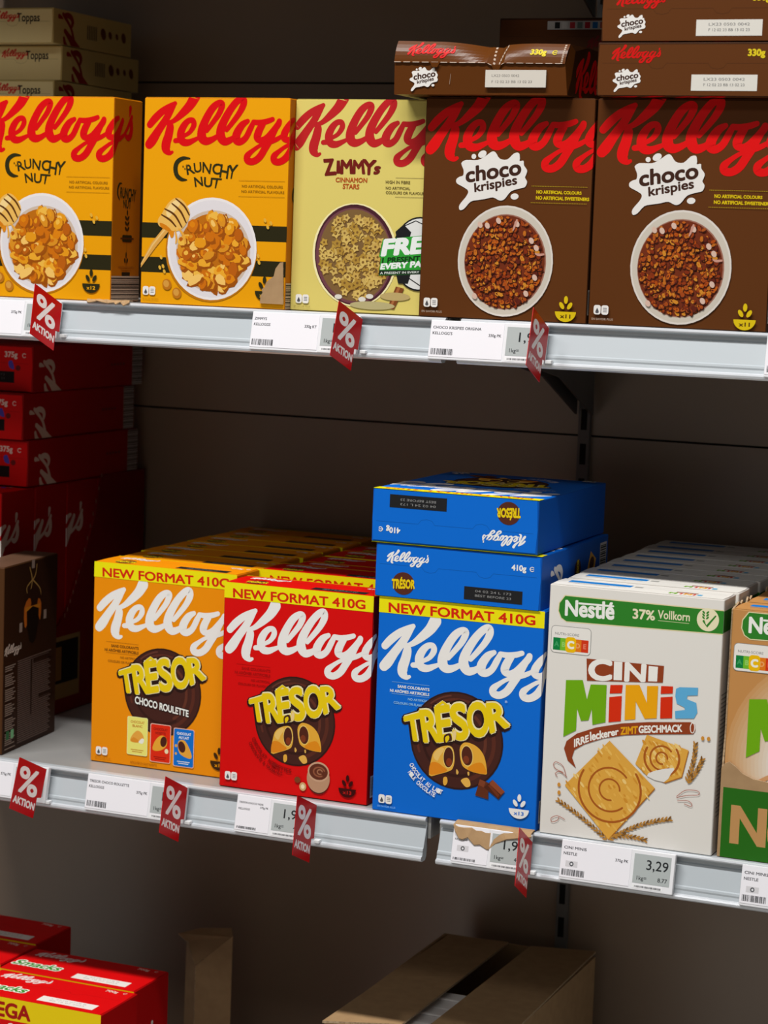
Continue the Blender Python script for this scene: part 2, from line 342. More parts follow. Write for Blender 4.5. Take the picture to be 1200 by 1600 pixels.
# ================================================================== setting
ZT, WALLY, BAYX = .617, .55, .068
mb = MB()
for x0, x1 in ((BAYX-1.0, BAYX), (BAYX, BAYX+1.0)):
    for z0, z1 in ((-.62, -.06), (-.06, .441), (.441, .940), (.940, 1.6)):
        mb.box((x0+.001, WALLY, z0+.0015), (x1-.001, WALLY+.012, z1-.0015), WALL)
mb.box((BAYX-1.0, WALLY+.006, -.62), (BAYX+1.0, WALLY+.02, 1.6), P('15110e', .7))
o = mb.build('wall_back'); o['kind'] = 'structure'
mb = MB(); mb.box((-2.2, -4.2, -.66), (2.6, .57, -.62), FLOOR); o = mb.build('floor'); o['kind'] = 'structure'
mb = MB(); mb.box((-2.2, -4.15, -.62), (2.6, -4.1, .62), surf('far_aisle_bounce', (.55, .47, .38), (.72, .64, .54), 5, .6)); o = mb.build('aisle_bounce_block'); o['kind'] = 'structure'  # unseen low block opposite, added so the back panels catch its pale reflection
# upright post with slots
up = empty('upright_post', 'dark slotted steel upright on the back wall between the two shelf bays', 'shelf upright', (BAYX, WALLY-.006, -.62))
mb = MB(); mb.box((-.0085, -.004, 0), (.0085, .006, 2.2), DARKST); mb.build('post', up)
sl = None
for k in range(40):
    if sl is None: m = MB(); m.box((-.0045, -.0044, 0), (.0045, -.0041, .03), BLACK); sl = m.build('slot', up); o = sl
    else: o = sl.copy(); C.objects.link(o)
    o.location = (0, 0, .02 + .05*k)
# ------------------------------------------------------------------ shelves
def shelf(label, x0, x1, z, ends):
    root = empty('shelf', label, 'shelf', ((x0+x1)/2, .27, z-.03))
    dx, dy, dz = root.location
    def bld(m, nm):
        m.v = [(a-dx, b-dy, c-dz) for a, b, c in m.v]; return m.build(nm, root)
    m = MB(); m.box((x0+.003, .004, z-.028), (x1-.003, WALLY-.012, z-.0008), STEEL); m.box((x0+ends[0], .002, z-.045), (x1-ends[1], .004, z-.0008), STEEL); bld(m, 'shelf_panel')
    prof = [(.006, -.0004), (-.0030, -.0004), (-.0050, -.0014), (-.0058, -.0032), (-.0052, -.0048), (-.0030, -.0058), (.0012, -.0070), (.0018, -.0115),
            (-.0002, -.0125), (-.0085, -.0375), (-.0105, -.0385), (-.0112, -.0410), (-.0108, -.0432), (-.0120, -.0470), (-.0150, -.0480), (-.0160, -.0500), (-.0155, -.0525), (-.0125, -.0545), (-.002, -.0545), (.002, -.0500)]
    m = MB(); x0r, x1r = x0 + ends[0], x1 - ends[1]; n = len(prof)
    for i in range(n):
        (a, b), (c, d) = prof[i], prof[(i+1) % n]
        mat = RAILHI if i in (1, 2, 3, 13, 14, 15, 16) else RAIL
        m.face([(x0r, a, z+b), (x0r, c, z+d), (x1r, c, z+d), (x1r, a, z+b)], mat)
    for xx in (x0r, x1r):
        tr = tessellate_polygon([[Vector((0, a, b)) for a, b in prof]]); m.tris([(xx, a, z+b) for a, b in prof], tr, RAIL)
    bld(m, 'price_rail')
    for xb in (x0+.009, x1-.009):
        m = MB(); m.prism([(xb-.0015, WALLY-.012, z-.03), (xb-.0015, .10, z-.03), (xb-.0015, .10, z-.042), (xb-.0015, .38, z-.085), (xb-.0015, WALLY-.012, z-.145)], (.003, 0, 0), DARKST); bld(m, 'bracket')
    return root
shelf('upper grey shelf of the left bay, carrying yellow, pale and brown cereal boxes', BAYX-1.0, BAYX-.003, ZT, (.0, .006))
shelf('upper grey shelf of the right bay, carrying the rightmost brown cereal boxes', BAYX+.003, BAYX+1.0, ZT, (.008, .0))
shelf('lower grey shelf of the left bay, carrying orange, red and blue boxes', BAYX-1.0, BAYX-.003, 0, (.0, .007))
shelf('lower grey shelf of the right bay, carrying the white boxes and the tan box', BAYX+.003, BAYX+1.0, 0, (.006, .0))
shelf('topmost shelf of the left bay, above the picture, shading the upper boxes', BAYX-1.0, BAYX-.003, ZT+.56, (.0, .006))
shelf('topmost shelf of the right bay, above the picture, shading the upper boxes', BAYX+.003, BAYX+1.0, ZT+.56, (.008, .0))
# ================================================================== box kinds
def filled(base, W, D): return None
DATE_L = ['04 02 24 L 173', 'BEST BEFORE 23']
# --- orange / red / blue filled-pillow cereal
def pillow_kind(key, W, H, base, scol, extra, disc, dk, side, small, topdim):
    sx, sy = W/216, H/271; D = 66
    a = Art(W, H, sx, sy)
    script(a, 'e6e3e0', 0, VTOP, 216)
    v0 = (108.5,250.1)[1]
    a.rect(0, v0, 216, 271, 'f0dc08')
    a.quad('NEW FORMAT 410G', [(13.7,251.4),(204.0,253.1),(203.5,264.4),(13.2,263.0)], 'cc2208', .03, 4)
    for i, (t, h) in enumerate((('SANS COLORANTS', 3.6), ('NI ARÔMES ARTIFICIELS', 3.6), ('NO ARTIFICIAL', 3.0), ('COLOURS OR FLAVOURS', 3.0))):
        a.text(t, 71, 158 - i*6.2 - (2 if i > 1 else 0), h, small[i > 1], align='r', bold=.03)
    a.rect(21, 164.5, 71, 164.9, small[1]); a.rect(21, 149.6, 71, 150, small[1])
    cu, cv = disc; cu /= sx; cv /= sy
    tresor_logo(a, cu, cv, dk)
    extra(a, cu, cv, dk)
    recycle(a, 9, 10); a.text('EN SAVOIR PLUS', 8, 5, 2.4, small[1])
    a2 = Art(D, H, 1, 1); script(a2, 'e6e3e0', -W, VTOP*sy, W)
    a2.ell(34, 128, 13, 13, '43211a'); a2.text('TRÉSOR', 34, 124, 8, 'e3c40c', w=26, bold=.05, align='c')
    for j in range(5): a2.rect(22, 108 - j*4, 46 - (j % 3)*4, 109.2 - j*4, seam_hex(base))
    a2.poly([(18, 60), (40, 52), (52, 76), (30, 88)], 'dfa83e'); a2.ell(36, 70, 8, 10, '4a2014', .4)
    a2.rect(8, 8, 58, 36, 'd8d4d0')
    for j in range(16): a2.rect(10 + j*2.9, 10, 11.2 + j*2.9 + (j % 3)*.5, 34, '222222')
    t = Art(W, D)
    script(t, 'e8e6e4', 14, 58, 46)
    t.ell(38, 18, 14.5, 14, '53281d'); t.quad('TRÉSOR', [(23, 11), (53, 13), (53, 26), (23, 25)], 'e3c40c', .05, 3)
    t.text('410g', 178, 47, 7, 'e8e6e4', bold=.04); t.ring(204, 50, 2.6, 2.6, .9, 'e8e6e4', 40, 320); t.stroke([(201, 50, .8), (206, 50, .8)], 'e8e6e4', 0)
    b = Art(W, H); script(b, 'e6e3e0', 0, VTOP*sy, W); b.rect(0, v0*sy, W, H, 'f0dc08'); b.rrect(14, 20, W-14, 160*sy, 6, 'd9cdb4'); b.ell(W/2, 95, 52, 46, '43211a')
    for j in range(8): b.rect(22, 30+j*5, W-60-(j % 3)*14, 32+j*5, '6a5a4c')
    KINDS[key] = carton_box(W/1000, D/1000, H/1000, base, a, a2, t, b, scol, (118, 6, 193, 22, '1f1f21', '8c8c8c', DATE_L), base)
def ex_blue(a, cu, cv, k):
    pillows(a, cu, cv, k)
    a.poly([(142.0,56.3),(153.1,53.2),(154.0,32.4),(136.6,35.3)], '5e2c18'); a.poly([(142.0,56.3),(149.7,54.1),(147.4,46.8),(140.0,49.0)], '7a3c22')
    a.poly([(158.5,57.7),(174.9,44.6),(167.1,34.1),(147.7,46.8)], '4c2212'); a.poly([(158.5,57.7),(174.9,44.6),(170.1,40.2),(154.4,52.1)], '8a4426'); a.poly([(152.5,50.0),(155.8,51.0),(168.1,39.9),(166.3,36.3)], '6c3018')
    a.arc('CHOCOLAT AU LAIT', cu, cv, 68.5, 211, 257, 5.4, 'e8ecf2', .035); a.arc('MILK CHOCOLATE', cu, cv, 75.5, 217, 251, 5.4, 'e8ecf2', .035)
    p = (194.0,25.5); bowlicon(a, p[0], p[1], 13, 'e8e6e4', 'x13', '1468c8')
    a.text('*', (170.2,154.4)[0], (170.3,151.9)[1], 6, 'cfe0f4')
def ex_red(a, cu, cv, k):
    pillows(a, cu, cv, k)
    a.arc('CHOCOLAT NOISETTES', cu, cv, 66, 205, 268, 5.2, '8c0a08', .03); a.arc('CHOCOLATE & HAZELNUT', cu, cv, 73, 208, 258, 4.6, '8c0a08', .03)
    x, y = 146, 28
    a.ell(x, y-4, 15.5, 17, '3a241a'); a.ell(x, y-1, 16.5, 18.5, 'b48a6c', 0, 40, 160, 380); a.ell(x, y+8, 15.5, 13, 'c49a7c'); a.ell(x, y+8, 13.4, 10.6, '5e2c1c')
    a.ring(x+1, y+8, 8, 6, 2, '8e5238', 20, 300); a.ring(x+2, y+8, 3.6, 3, 1.6, 'a06a4c', 20, 300)
    a.ell(124, 14, 5, 5.6, 'c8a06a'); a.ell(124, 14, 2.6, 3, 'e8d6ae'); a.ell(116, 22, 4.5, 4, '7a3a1c')
    bowlicon(a, 188, 19, 12.5, '3a0606', 'x13', 'b81a14')
def ex_yel(a, cu, cv, k):
    a.T = lambda x, y: (cu + x*k, cv + y*k)
    a.quad('CHOCO ROULETTE', [(-43, -20), (42, -30), (42, -21), (-43, -10)], '2a1410', .13, 4)
    a.quad('CHOCO ROULETTE', [(-43, -20), (42, -30), (42, -21), (-43, -10)], 'eae6e0', .035, 4)
    for i, (x, y, c, e, tc) in enumerate(((-38, -66, 'e6df72', 'f0ea9a', 'c07a20'), (-1, -72, 'd8280c', 'f0b8a8', '8c1208'), (36, -74, '0c6cc8', 'f0b49a', 'e8ecf2'))):
        a.rrect(x-16.4, y-27, x+16.4, y+27, 2.5, e); a.rrect(x-15.4, y-26, x+15.4, y+26, 2.2, c)
        a.text(('CHOCOLAT', 'CHOCOLAT', 'CHOCOLAT')[i], x, y+18, 3.6, tc, w=22, align='c', bold=.03); a.text(('BLANC', 'NOISETTE', 'AU LAIT')[i], x, y+12.5, 3.6, tc, w=16, align='c', bold=.03)
        if i == 0: a.poly([(x-11, y-8), (x-8, y+1), (x, y+8), (x+8, y+4), (x+10, y-4), (x+2, y-9)], 'e0a040', 3); a.poly([(x+2, y-8), (x+8, y-2), (x+11, y-5), (x+8, y-10)], 'ece6d8', 2); a.poly([(x-11, y-8), (x-6, y-2), (x+2, y-6), (x, y-9)], 'd88a28', 2)
        if i == 1: a.poly([(x-12, y-10), (x-9, y+2), (x, y+11), (x+9, y+9), (x+10, y-2), (x, y-10)], 'e2a232', 3); a.ell(x+5, y+3, 5, 7.5, '4a2014', -.2); a.ell(x+10, y-10, 3, 3.4, 'e8d8b0')
        if i == 2: a.poly([(x-8, y+9), (x-9, y-1), (x-4, y-10), (x+11, y-14), (x+12, y-6), (x+2, y+10)], 'e0a038', 3); a.ell(x-3, y+1, 5.5, 8, '4a2014', .3); a.ell(x-12, y+2, 1.8, 2.2, 'dfa83e'); a.ell(x-12, y-9, 1.6, 1.9, 'dfa83e')
        for j in range(2): a.rect(x-10+j*2, y-20-j*2.6, x+10-j*2, y-19-j*2.6, tc)
    a.text('RETROUVEZ LE 4 GOUT NOISETTE', -48, -105, 3.0, '7c4208', w=42); a.text('3 GOUTS DANS LA BOITE', 2, -112, 3.0, '7c4208', w=44)
    a.T = None
    bowlicon(a, 197, 22, 13, '3c2406', 'x13', 'e69600')
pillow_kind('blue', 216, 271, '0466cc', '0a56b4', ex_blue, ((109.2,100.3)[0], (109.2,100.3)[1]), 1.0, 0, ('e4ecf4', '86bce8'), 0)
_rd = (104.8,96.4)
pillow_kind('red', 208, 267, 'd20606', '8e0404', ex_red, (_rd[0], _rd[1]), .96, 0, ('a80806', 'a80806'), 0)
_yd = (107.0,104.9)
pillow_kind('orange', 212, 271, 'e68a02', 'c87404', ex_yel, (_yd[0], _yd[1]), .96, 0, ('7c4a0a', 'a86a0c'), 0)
PK = 1.0
# --- yellow box with black bands
W, D, H = 204.5, 74, 260.5
a = Art(W, H)
for y0, y1 in ([(0.4,102.9),(0.9,83.5)], [(1.6,59.5),(2.1,40.0)]): a.rect(0, y1[1], W, y0[1], '28240e')
script(a, 'd4060e', -1, H+1, 207)
CN = [('R', [(63.3,164.0),(74.7,166.3),(68.4,177.3),(61.2,175.9)]), ('U', [(73.8,166.6),(83.5,168.3),(82.1,180.1),(72.0,178.3)]), ('N', [(85.0,167.6),(95.5,165.7),(97.3,177.8),(84.9,180.2)]), ('C', [(98.3,166.2),(109.0,164.9),(112.4,177.6),(99.7,179.5)]),
      ('H', [(108.9,162.1),(120.1,160.3),(122.1,175.7),(110.9,177.8)]), ('Y', [(120.8,160.3),(129.7,161.0),(134.5,177.5),(121.7,176.7)]), ('N', [(75.2,149.3),(86.2,150.9),(84.0,161.7),(73.0,160.8)]), ('U', [(87.7,149.6),(98.1,149.2),(99.2,160.7),(87.7,161.4)]), ('T', [(99.6,148.3),(107.5,148.4),(112.2,160.0),(99.6,160.7)])]
for bold in (.022,):
    for ch, q in CN: a.quad(ch, q, '2c2a12', bold, 4)
    a.stroke([(66.4,184.3,1.8),(56.9,184.5,4.7),(48.9,179.7,5.8),(46.4,171.7,6.2),(48.8,162.9,5.8),(55.5,158.2,4.7),(62.8,157.6,1.5)], '2c2a12')
for x, y in [(57.2,174.2),(60.0,171.4),(62.3,175.6)]: a.ell(x, y, 1.1, 1.1, '6a4c10')
a.quad('NO ARTIFICIAL COLOURS', [(140.7,150.0),(196.9,149.7),(196.8,152.9),(140.6,153.1)], '9a6a08', .02, 2)
a.quad('NO ARTIFICIAL FLAVOURS', [(140.2,143.6),(199.3,143.2),(199.2,146.3),(140.1,146.6)], '9a6a08', .02, 2)
for y in ((140.5,158.0)[1], (141.1,138.5)[1]): a.rect(136, y, 200, y+.45, 'b07c0a')
c = (100.6,72.1); e = (163.6,74.1); f = (98.7,136.3)
rx, ry = e[0]-c[0], f[1]-c[1]
a.ell(c[0]-1, c[1]-2.5, rx+1.5, ry, 'b9730a'); a.ell(c[0], c[1], rx, ry, 'e6e0e0'); a.ell(c[0], c[1], rx*.95, ry*.95, 'dcd6da'); a.ell(c[0]+2, c[1]-3, rx*.83, ry*.80, 'c9b6a6')
a.ell(c[0]+1, c[1]-4, rx*.76, ry*.75, 'b8690e')
blobs(a, c[0]+1, c[1]-4, rx*.72, ry*.72, 120, 7.2, ['e09418', 'd97f0c', 'e8a52c', 'c96c0a', 'eab446', 'd68c20', 'b65c0c', 'efc066'], 4, 8, 1.35, '9a4e08')
dip = [(23.4,106.0),(28.7,114.2),(38.8,129.0),(51.0,134.9),(62.2,127.9),(69.1,115.3),(63.3,101.5),(54.0,93.6),(43.1,93.3),(26.4,98.0)]
s1 = [(36.6,95.9,8.4),(17.8,74.3,8.1),(-1.9,48.5,7.4)]
a.stroke(s1, 'd9a04c', 0); a.stroke([(p[0]-.8, p[1]+1, 2) for p in s1], 'e6bd74', 0)
a.poly([(26.3,102.0),(44.6,103.4),(47.1,93.8),(46.0,85.7),(42.4,84.7),(38.5,91.9),(28.3,97.2)], 'd98414', 3)
a.poly(dip, 'e6b45a', 4); a.poly([(35.0,117.6),(42.1,128.2),(51.1,132.5),(54.9,127.7),(44.3,114.6),(38.0,109.6)], 'efcf8c', 3)
for st in ([(28.7,112.9,1.8),(40.9,106.5,2.6),(49.3,98.6,1.8)], [(33.1,120.4,1.8),(47.1,113.1,2.7),(57.9,98.1,1.8)], [(43.0,127.4,1.8),(55.2,118.1,2.7),(63.8,103.9,1.8)], [(48.3,133.7,1.6),(60.4,124.7,2.5),(68.0,113.6,1.8)]): a.stroke(st, '5a3008')
a.poly([(26.3,102.8),(35.5,99.9),(43.0,93.6),(36.6,93.5),(28.3,97.2)], 'd07a10', 3)
for st in ([(54.0,95.6,2.2),(60.6,87.7,3.6),(63.6,78.1,2.6)], [(48.5,93.8,1.8),(50.6,84.2,2.9),(49.9,77.7,1.8)]): a.stroke(st, 'e2a23c')
for x, y in [(38.5,25.2),(53.0,14.8)]: a.ell(x, y, 6.4, 7, 'b87018', .5); a.ell(x-1, y+1, 4, 4.6, 'd2963e', .5)
for x, y in [(29.3,59.3),(32.4,48.0),(27.8,46.3),(34.4,41.6),(167.7,57.2),(166.2,65.4),(178.3,101.5),(174.3,109.8),(182.6,106.4)]: a.ell(x, y, 1.8, 2.8, 'dba93a', .4)
recycle(a, 4, 11); a.text('PLUS DE DETAILS', 4, 5, 2.2, 'a87408')
bowlicon(a, 176, 22, 13, '2c2a12', 'x12', 'e0a010')
s = Art(D, H); script(s, 'c0060c', -W-1, H+1, 207)
s.stroke([(23, 152, 1.2), (17, 151, 3), (13, 145, 3.4), (13, 137, 3), (18, 131, 1.4)], '2c2a12')
s.quad('RUNCHY', [(19, 134), (60, 130), (61, 145), (20, 147)], '2c2a12', .03, 3); s.quad('NUT', [(28, 121), (48, 120), (48, 131), (28, 131)], '2c2a12', .03, 3)
s.stroke([(39, 112, .6), (39, 20, .6)], '6a4808', 0)
for k in range(3):
    for d in (-1, 1): s.ell(39+d*3, 108-k*7, 3.6, 1.8, '3a2408', d*.8, 14)
s.ell(39, 115, 1.8, 3.4, '3a2408'); s.rrect(27, 77, 52, 86, 2, '30240c'); s.rect(22, 80.6, 57, 82.4, '5a2c08')
s.ell(38, 60, 1.6, 4, '3a2408'); s.ell(35, 53, 3.4, 2, '3a2408', 2.0, 14); s.ell(41, 53, 3.4, 2, '3a2408', 1.1, 14)
for j, wd in enumerate((40, 26)): s.rect(38-wd/2, 44-j*3.4, 38+wd/2, 45.4-j*3.4, 'a86008')
s.ell(38, 38, 11, 14, '30200c', 0, 24, 180, 360)
s.rect(0, 1, D, 33, 'c4ae98')
rd = random.Random(3); y = 2
while y < 31:
    h = rd.choice((.5, .7, 1.1, 1.6)); s.rect(0, y, D, y+h, '3a3028'); y += h + rd.choice((.7, 1.0, 1.6, 2.2))
t = Art(W, D); script(t, 'd4060e', 14, 60, 46); t.text('CRUNCHY NUT', 14, 14, 8, '2c2a12', bold=.03); t.text('375g', 174, 52, 7, '2c2a12')
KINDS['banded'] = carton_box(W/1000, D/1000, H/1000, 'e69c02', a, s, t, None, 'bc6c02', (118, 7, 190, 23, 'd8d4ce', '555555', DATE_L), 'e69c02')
# --- pale yellow star cereal
W, D, H = 180.5, 60, 260.5
a = Art(W, H); script(a, 'b81e22', -6.5, H+1, 202)
ZQ = [('Z', [(42.8,167.8),(57.1,169.2),(52.8,187.3),(39.7,186.3)]), ('I', [(57.5,169.9),(63.7,170.1),(61.8,186.0),(57.7,185.9)]), ('M', [(63.7,170.1),(79.2,170.7),(77.3,187.0),(63.9,186.0)]), ('M', [(80.0,170.7),(95.4,170.7),(92.8,185.8),(80.6,186.3)]),
      ('Y', [(94.7,169.6),(107.6,170.2),(110.2,186.4),(92.8,187.2)]), ('s', [(108.0,170.2),(114.4,171.0),(116.6,179.2),(109.3,179.6)])]
for ch, q in ZQ:
    if ch == 'I': a.poly(q, '6e1a14')
    else: a.quad(ch, q, '6e1a14', .045, 3)
a.quad('CINNAMON', [(57.1,159.5),(99.1,159.7),(99.3,165.2),(57.3,165.1)], 'b04a18', .03, 3); a.quad('STARS', [(67.0,151.6),(88.8,151.5),(89.0,157.2),(67.2,157.5)], 'b04a18', .03, 3)
for tx, q in (('HIGH IN FIBRE', [(124.2,159.1),(156.3,159.0),(156.1,162.7),(124.0,162.8)]), ('NO ARTIFICIAL', [(124.5,152.1),(156.6,152.1),(156.4,155.4),(124.3,155.4)]), ('COLOURS OR FLAVOURS', [(124.7,146.6),(177.7,146.3),(177.6,149.6),(124.5,149.9)])): a.quad(tx, q, '6a5a2c', .02, 2)
for y in ((123.9,166.1)[1], (124.8,142.9)[1]): a.rect(137, y, 184, y+.5, 'a8985a')
c = (86.1,71.0); rx, ry = 54, 62
a.ell(c[0], c[1], rx+3, ry+1.5, 'efe4ae', .12); a.ell(c[0], c[1], rx, ry, '46202a', .12); a.ell(c[0]-1, c[1]-1, rx*.95, ry*.95, '6e4048', .12); a.ell(c[0], c[1]-.5, rx*.9, ry*.91, '7a5c36', .12)
rd = random.Random(9)
for i in range(170):
    th, q = rd.uniform(0, 2*PI), math.sqrt(rd.random()); x, y = c[0]+rx*.82*q*math.cos(th), c[1]+ry*.83*q*math.sin(th); ph = rd.uniform(0, 2); r = rd.uniform(5.4, 7)
    st = [(x + r*(1 if k % 2 else .62)*math.cos(ph + PI*k/5), y + r*(1 if k % 2 else .62)*math.sin(ph + PI*k/5)) for k in range(10)]
    a.poly([(px+.6, py-1.1) for px, py in st], '6a4a22', step=.27); a.poly(st, rd.choice(['c4a052', 'b8923e', 'd0b060', 'aa8436', 'c8a85c']), step=.27); a.ell(x, y, r*.26, r*.26, '7a5828', n=8, step=.27)
for x, y in ((c[0]-20, c[1]-52), (c[0]+12, c[1]-54), (c[0]+22, c[1]-50)): a.ell(x, y, 5, 3, 'd8d2c8')
a.poly([(142.7,34.5),(153.7,32.2),(141.2,6.6),(132.1,7.1)], '7c4420'); a.poly([(145.2,34.1),(148.8,33.4),(137.4,7.0),(134.5,7.2)], 'a8663a')
a.ell(142, 22, 20, 5, 'b9a26a'); a.ell(112, 10, 30, 5, 'b4a878')
b0 = (172.0,74.9)
a.ell(b0[0], b0[1], 36, 45, '1c1c1e'); a.ell(b0[0], b0[1], 34, 43, 'dcdcda')
for pg in ((0, 0, 12), (-22, 22, 11), (14, 34, 11), (-20, -26, 11), (12, -36, 10), (30, 6, 10)):
    ps = [(b0[0]+pg[0]+pg[2]*math.cos(1.57+k*1.2566), b0[1]+pg[1]+pg[2]*1.2*math.sin(1.57+k*1.2566)) for k in range(5)]; a.poly(ps, '1c1c1e')
for st in (((-22, 33), (-6, 40), (14, 34)), ((-22, 22), (-32, 6)), ((-12, 16), (0, 10)), ((-26, -18), (-30, -4)), ((-12, -30), (2, -38))): a.stroke([(b0[0]+x, b0[1]+y, 1.2) for x, y in st], '1c1c1e', 0)
a.poly([(123.2,91.3),(180.7,98.0),(182.6,50.8),(119.4,47.2),(121.6,68.5),(119.1,69.9)], '2e9a34'); a.poly([(119.8,53.5),(182.4,56.1),(182.6,50.8),(119.4,47.6)], '1c2a1e')
a.quad('FREE', [(123.1,71.8),(193.0,78.6),(194.6,96.9),(126.4,90.5)], 'e8ecea', .06, 3); a.quad('1 PRESENT WITH', [(123.5,62.2),(203.7,69.4),(204.2,75.3),(124.0,68.5)], '0e3a12', .05, 2)
a.quad('EVERY PACK', [(121.7,54.7),(192.1,61.3),(192.6,68.3),(122.7,61.4)], 'e8ecea', .06, 3); a.quad('A PRESENT IN EVERY PACK', [(121.4,48.6),(188.5,53.0),(188.4,55.2),(121.3,51.4)], 'c8d0c8', .03, 2)
recycle(a, 8, 9); a.text('EN SAVOIR PLUS', 6, 4, 2.2, '8a7a3a')
t = Art(W, D); script(t, 'b81e22', 14, 50, 44)
KINDS['pale'] = carton_box(W/1000, D/1000, H/1000, 'd8c66c', a, None, t, None, 'b8a654', None, 'd8c66c')
# --- brown chocolate puffed rice
SPL = [(48.3,185.3),(53.9,188.5),(68.6,188.7),(78.2,193.4),(86.0,198.8),(90.9,198.1),(96.4,191.0),(105.8,189.9),(113.9,197.0),(120.2,197.8),(121.8,191.4),(121.6,188.4),(126.4,188.8),(127.3,183.4),(131.4,177.8),(130.4,172.5),(129.2,169.0),(132.0,164.3),(129.7,158.2),(123.4,156.3),(112.3,152.6),(104.6,143.4),(98.3,141.6),(90.0,145.0),(80.4,143.0),(71.5,141.5),(61.8,139.3),(53.9,130.8),(48.3,129.1),(47.7,135.2),(55.8,145.3),(58.1,151.9),(52.0,156.3),(43.3,160.7),(42.5,165.5),(46.6,168.6),(50.8,170.2),(51.2,176.3),(48.7,182.0)]
def splash(a, cu, cv, k):
    pc = (80.0, 180.0); xs = [p[0] for p in SPL]; ys = [p[1] for p in SPL]; pc = ((min(xs)+max(xs))/2, (min(ys)+max(ys))/2)
    a.T = lambda x, y: (cu + (x-pc[0])*k, cv + (y-pc[1])*k)
    a.poly([(p[0]+.6, p[1]-.8) for p in SPL], '2c1408', 3); a.poly(SPL, 'e2deda', 3)
    for q, rr, ro in (((63.6,192.8), (3, 3), 0), ((74.3,195.7), (5.6, 4), .5), ((117.1,146.7), (5, 3.6), .1)): a.ell(q[0], q[1], rr[0], rr[1], 'e2deda', ro)
    a.quad('choco', [(55.4,162.0),(123.8,172.8),(122.2,190.2),(54.3,179.4)], '3c2218', .035, 4); a.quad('krispies', [(67.1,147.5),(119.8,158.0),(118.2,171.8),(65.6,161.1)], '3c2218', .03, 4)
    a.T = None
SC = [(41.1,198.1),(130.4,199.5),(44.0,129.0),(133.5,131.3)]
SPC = ((min(p[0] for p in SPL)+max(p[0] for p in SPL))/2, (min(p[1] for p in SPL)+max(p[1] for p in SPL))/2)
W, D, H = 212.5, 60, 262.5
a = Art(W, H); script(a, 'd80a0c', -2, H+1.5, 218); splash(a, SPC[0], SPC[1], 1)
a.quad('NO ARTIFICIAL COLOURS', [(144.5,150.8),(199.9,150.8),(199.7,154.1),(144.3,154.7)], 'd8ba10', .045, 3); a.quad('NO ARTIFICIAL SWEETENERS', [(144.1,143.9),(209.6,143.6),(209.5,147.2),(144.0,147.8)], 'd8ba10', .045, 3)
for y in ((177.4,159.0)[1], (178.3,139.6)[1]):
    for k in range(34): a.rect(138+k*2.05, y, 139.2+k*2.05, y+.8, 'a89018')
c = (108.7,70.1); e = (168.8,72.2); f = (105.8,135.9); rx, ry = e[0]-c[0], f[1]-c[1]
a.ell(c[0], c[1], rx, ry, 'd8d0c8'); a.ell(c[0], c[1], rx*.965, ry*.965, 'c8bfb2'); a.ell(c[0], c[1]-1, rx*.86, ry*.86, '9a6a58'); a.ell(c[0]-.5, c[1]-1, rx*.84, ry*.84, '6e2c14')
blobs(a, c[0]-.5, c[1]-1, rx*.80, ry*.81, 520, 2.7, ['a8480c', 'b85a14', '8a3410', 'c06c1c', 'ca8428', '7c2c0e', '9c4416', 'b4641c', '5c2014', 'a4501a'], 7, 6, 1.45, '3c140a')
for q in [(85.0,111.5),(98.9,117.6),(122.3,114.4),(141.2,95.2),(147.6,86.9),(137.0,32.7),(147.2,52.0),(72.3,27.3),(75.8,112.2)]: a.ell(q[0], q[1], 3, 4, 'd2b2a2', .5, 10)
for st in ([(122.0,119.1,2.2),(119.4,111.5,2.6),(117.6,106.7,1.4)], [(156.9,79.7,2.4),(150.9,79.0,3.0),(146.9,80.3,1.4)]): a.stroke(st, 'c49080')
bowlicon(a, (187.4,13.4)[0], (187.4,13.4)[1], 13, 'd8ba10', 'x11', '4a2c08')
recycle(a, 7, 12); a.text('EN SAVOIR PLUS', 5, 5.5, 2.6, 'b8a898')
s = Art(D, H); script(s, 'c00a0c', -W-2, H+1.5, 218); s.rect(2, 10, 58, 40, 'c8c0b8')
for j in range(18): s.rect(4 + j*2.9, 12, 5.2 + j*2.9 + (j % 3)*.5, 38, '222222')
splash(s, 30, 140, .42)
t = Art(W, D); script(t, 'c8100e', 16, 56, 48); splash(t, 36, 17, .37); t.text('330g', 176, 45, 7.5, 'd8c020', bold=.05); t.ring(205, 48, 2.8, 2.8, 1, 'd8c020', 40, 320); t.stroke([(202, 48, .9), (207, 48, .9)], 'd8c020', 0)
b = Art(W, H); script(b, 'c8100e', 40, H-30, 120); b.rect(70, H-14, 200, H-6, 'c8c4c0')
for j, cc in enumerate(('1c1c1c', 'c8c4c0', 'b83038', '6a7a76', 'b01028', '1868a8', 'b05048', '187898', 'c09088', '101010', 'c8c4c0', '101010', 'a02020')): b.rect(76+j*9.4, H-13.4, 82+j*9.4, H-6.6, cc)
b.rrect(14, 20, W-14, 150, 5, '5a4638')
t2 = Art(W, D); t2.rect(66, 45, W, 56, 'b8b4b0')
for j, cc in enumerate(('1c1c1c', 'c8c4c0', 'b83038', '6a7a76', 'b01028', '1868a8', 'b05048', '187898', 'c09088', '101010', 'c8c4c0', '101010', 'a02020')): t2.rect(76+j*10.2, 46.5, 83+j*10.2, 54.5, cc)
script(t2, '7c1010', 120, 36, 44)
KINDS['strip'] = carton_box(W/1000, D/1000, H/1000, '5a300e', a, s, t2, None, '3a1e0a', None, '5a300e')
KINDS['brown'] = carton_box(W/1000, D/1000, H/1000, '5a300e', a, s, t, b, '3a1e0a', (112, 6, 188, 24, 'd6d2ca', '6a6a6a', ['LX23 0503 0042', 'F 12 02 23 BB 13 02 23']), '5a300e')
PK = 1.1
